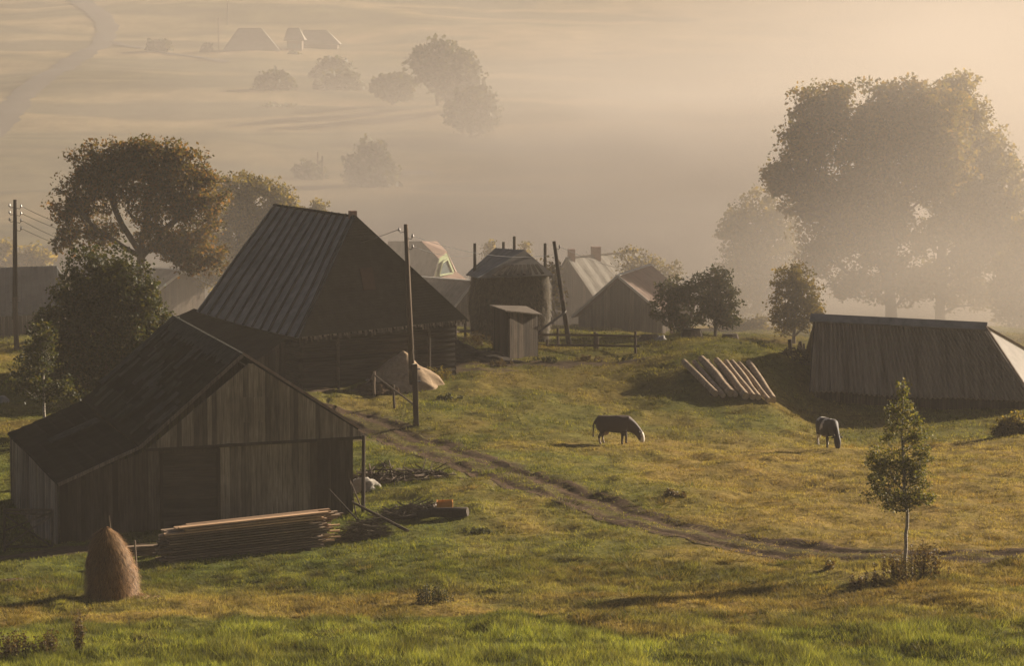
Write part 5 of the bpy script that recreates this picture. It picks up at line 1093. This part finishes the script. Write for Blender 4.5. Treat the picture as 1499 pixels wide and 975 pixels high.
# ------------------------------------------------------------------ far hillside
def far_house(name, label, pxl, pxr, row_r, row_e, row_b, Y, hipL, hipR, roof='grey_roof', depth=8, wall='plaster'):
    root = empty(name, G((pxl + pxr) / 2, Y), label, 'house'); k = Y / FPX
    e0, e1 = W(pxl, row_e, Y), W(pxr, row_e, Y); r0, r1 = W(pxl + hipL, row_r, Y + depth / 2), W(pxr - hipR, row_r, Y + depth / 2); b0, b1 = e0 + Vector((0, depth, 0)), e1 + Vector((0, depth, 0))
    mb = MB(); mb.slab([r0, r1, e1, e0], .2); mb.build('front_roof', M[roof], root)
    mb = MB(); mb.slab([r0, r1, b1, b0], .2); mb.build('back_roof', M[roof], root)
    mb = MB(); mb.slab([r1, e1, b1], .2, n=(.8, 0, .6)); mb.slab([r0, e0, b0], .2, n=(-.8, 0, .6)); mb.build('end_roof', M[roof], root)
    zb = min(gp(e0.x, Y), gp(e1.x, Y)) - 1; mb = MB(); mb.box(Vector(((e0.x + e1.x) / 2, Y + depth / 2, zb)), (e1.x - e0.x) - 1.4, depth - 1.4, e0.z - zb + .15); mb.build('wall', M[wall], root)
    for t_ in (.25, .5, .75):
        p = lerp(e0, e1, t_); mb = MB(); mb.box((p.x, Y + .68, e0.z - 1.9), .9, .1, 1.1); mb.build('window', M['glass'], root)
far_house('hillside_house', 'hip roofed house on the far hillside, left of the pair', 325, 410, 40, 74, 96, 770, 24, 28, wall='barn_wood_dark')
far_house('hillside_house', 'long roofed house on the far hillside, right of the pair', 436, 498, 43, 64, 78, 785, 8, 20, wall='barn_wood_dark')
far_house('hillside_house', 'small dark roof attached at the left end of the long roofed hillside house', 415, 446, 40, 58, 76, 775, 6, 8, wall='barn_wood_dark')
far_house('hillside_shed', 'small low shed in mist above the rusty maple', 306, 350, 135, 146, 156, 640, 4, 4, 'tar', 6, 'barn_wood_dark')
far_house('hillside_barn', 'dark barn in mist right of the small low shed', 362, 432, 120, 142, 160, 650, 8, 22, 'tar', 8, 'barn_wood_dark')
far_house('misty_farmhouse', 'barely visible house in valley mist above the ribbed roof house', 582, 645, 249, 264, 276, 500, 8, 14, 'grey_roof', 8)
for px, py, Y, rx, ry, lab, cat in ((487,105,680,36,22,'rounded misty tree below the pair of hillside houses','tree'),(495,130,650,44,26,'broad misty tree just below the rounded one on the hill','tree'),
    (640,85,600,44,28,'big misty double crowned tree high on the hillside','tree'),(675,105,590,34,36,'right half crown of the misty hillside trees','tree'),(540,235,480,38,34,'round misty tree in the valley above the ribbed roof ridge','tree'),
    (452,255,490,17,16,'small misty tree in the valley behind the feathery tree tips','tree'),(400,120,640,30,16,'misty tree above the dark hillside barn','tree'),(575,120,610,26,14,'low misty tree between the two big hillside trees','tree'),
    (232,63,770,20,7,'hedge clump beside the hillside path','bush'),(302,70,770,7,9,'small bush beside the left hillside house','bush'),(405,175,610,60,22,'long dark misty grove edge on the hillside','tree'),(690,150,560,40,26,'faintest misty tree at the fog edge on the hill','tree'),(430,85,765,14,10,'bush between the two hillside houses','bush')):
    tree('hillside_tree' if cat == 'tree' else 'hillside_bush', lab, cat, px, Y, [(px, py, rx * .8, ry), (px + rx * .35, py + ry * .25, rx * .65, ry), (px - rx * .4, py + ry * .5, rx * .6, ry * .8), (px + rx * .1, py + ry * 1.0, rx * .9, ry * .7)], 210 if cat == 'tree' else 70, 14, 1.0 * Y / 600 * (1 if cat == 'tree' else .7), 'leaf_dark', r_base=.3 if cat == 'tree' else .08, r_tip=.03, clr=1.4 if cat == 'tree' else .7, step=2.5)
for px, t0, b0, Y, lab in ((320, 25, 72, 775, 'tall'), (333, 0, 38, 860, 'highest'), (465, 222, 270, 490, 'thin'), (472, 228, 270, 488, 'short')):
    a = G(px, Y); stick('hillside_pole', lab + (' bare pole near the far hillside houses' if Y > 600 else ' bare pole in the valley mist right of the small misty tree'), 'pole', a - Vector((0, 0, .3)), W(px, t0, Y), .13)
# ------------------------------------------------------------------ air
def volmat(name, col, dens, aniso):
    m, nt, out = newmat(name); v = N(nt, 'ShaderNodeVolumePrincipled'); v.inputs['Color'].default_value = (*col, 1); v.inputs['Density'].default_value = dens; v.inputs['Anisotropy'].default_value = aniso
    nt.links.new(v.outputs[0], out.inputs['Volume']); return m
HZ = (.785, .715, .65); ANI = .05
mb = MB(); mb.hexa([(-960, -110, -16), (960, -110, -16), (960, 1560, -16), (-960, 1560, -16), (-960, -110, 78), (960, -110, 78), (960, 1560, 78), (-960, 1560, 78)])
o = mb.build('haze', volmat('haze', HZ, DENS, ANI)); tag(o, kind='stuff')
def fogmat(dens, sc3, alb=1):
    m, nt, out = newmat('fog_bank'); v = N(nt, 'ShaderNodeVolumePrincipled'); v.inputs['Color'].default_value = (HZ[0] * alb, HZ[1] * alb, HZ[2] * alb, 1); v.inputs['Anisotropy'].default_value = .3 if dens > .03 else ANI
    tc = nt.nodes.new('ShaderNodeTexCoord'); ln = nt.nodes.new('ShaderNodeVectorMath'); ln.operation = 'LENGTH'; nt.links.new(tc.outputs['Object'], ln.inputs[0])
    mr = nt.nodes.new('ShaderNodeMapRange'); mr.interpolation_type = 'SMOOTHSTEP'; mr.inputs[1].default_value = 1.0; mr.inputs[2].default_value = .15; mr.inputs[3].default_value = 0; mr.inputs[4].default_value = dens
    nz = noise(nt, (sc3[0] / 60, sc3[1] / 60, sc3[2] / 22), 3, 1.0); nm = nt.nodes.new('ShaderNodeMapRange'); nm.inputs[1].default_value = .35; nm.inputs[2].default_value = .65; nm.inputs[3].default_value = .15; nm.inputs[4].default_value = 1.8; nt.links.new(nz, nm.inputs[0])
    mu = nt.nodes.new('ShaderNodeMath'); mu.operation = 'MULTIPLY'; nt.links.new(ln.outputs['Value'], mr.inputs[0]); nt.links.new(mr.outputs[0], mu.inputs[0]); nt.links.new(nm.outputs[0], mu.inputs[1]); nt.links.new(mu.outputs[0], v.inputs['Density'])
    nt.links.new(v.outputs[0], out.inputs['Volume']); return m
import bmesh
def fogbank(x, y, z, rx, ry, rz, dens, alb=1, rot=0):
    bm = bmesh.new(); bmesh.ops.create_icosphere(bm, subdivisions=4, radius=1); me = bpy.data.meshes.new('fog_bank'); bm.to_mesh(me); bm.free()
    o = link(bpy.data.objects.new('fog_bank', me)); o.location = (x, y, z); o.scale = (rx, ry, rz); o.rotation_euler = (0, 0, rot); me.materials.append(fogmat(dens, (rx, ry, rz), alb)); tag(o, 'pale morning mist bank lying in the valley', 'fog', kind='stuff')
for f in FOG: fogbank(*f)
# ------------------------------------------------------------------ light
S = Vector((math.cos(R(EL_)) * math.cos(R(AZ_)), math.cos(R(EL_)) * math.sin(R(AZ_)), math.sin(R(EL_))))
sd = bpy.data.lights.new('sun', 'SUN'); sd.energy = SUN; sd.angle = R(.6); sd.color = SUNC; so = link(bpy.data.objects.new('sun', sd)); so.rotation_euler = S.to_track_quat('Z', 'Y').to_euler(); so.location = (60, 30, 60)
w = bpy.data.worlds.new('World'); sc.world = w; w.use_nodes = True; nt = w.node_tree; bg = nt.nodes['Background']
sk = nt.nodes.new('ShaderNodeTexSky'); sk.sky_type = 'NISHITA'; sk.sun_disc = False; sk.sun_elevation = R(EL_); sk.sun_rotation = R(90 - AZ_); sk.dust_density = 1.5; sk.air_density = .35; sk.ozone_density = 1; sk.altitude = 600
nt.links.new(mixc(nt, 1.0, sk.outputs[0], SKYT, 'MULTIPLY'), bg.inputs[0]); bg.inputs[1].default_value = SKYS
vs = sc.view_settings; vs.view_transform = 'Standard'; vs.look = 'None'; vs.exposure = EXPO; vs.gamma = 1; vs.use_curve_mapping = False
cy = sc.cycles; cy.use_denoising = True; cy.denoiser = 'OPENIMAGEDENOISE'; cy.denoising_input_passes = 'RGB_ALBEDO_NORMAL'; cy.max_bounces = 5; cy.diffuse_bounces = 2; cy.glossy_bounces = 1; cy.transmission_bounces = 3; cy.volume_bounces = 1; cy.transparent_max_bounces = 6
cy.use_adaptive_sampling = False; cy.sample_clamp_indirect = 5
sc.render.film_transparent = False
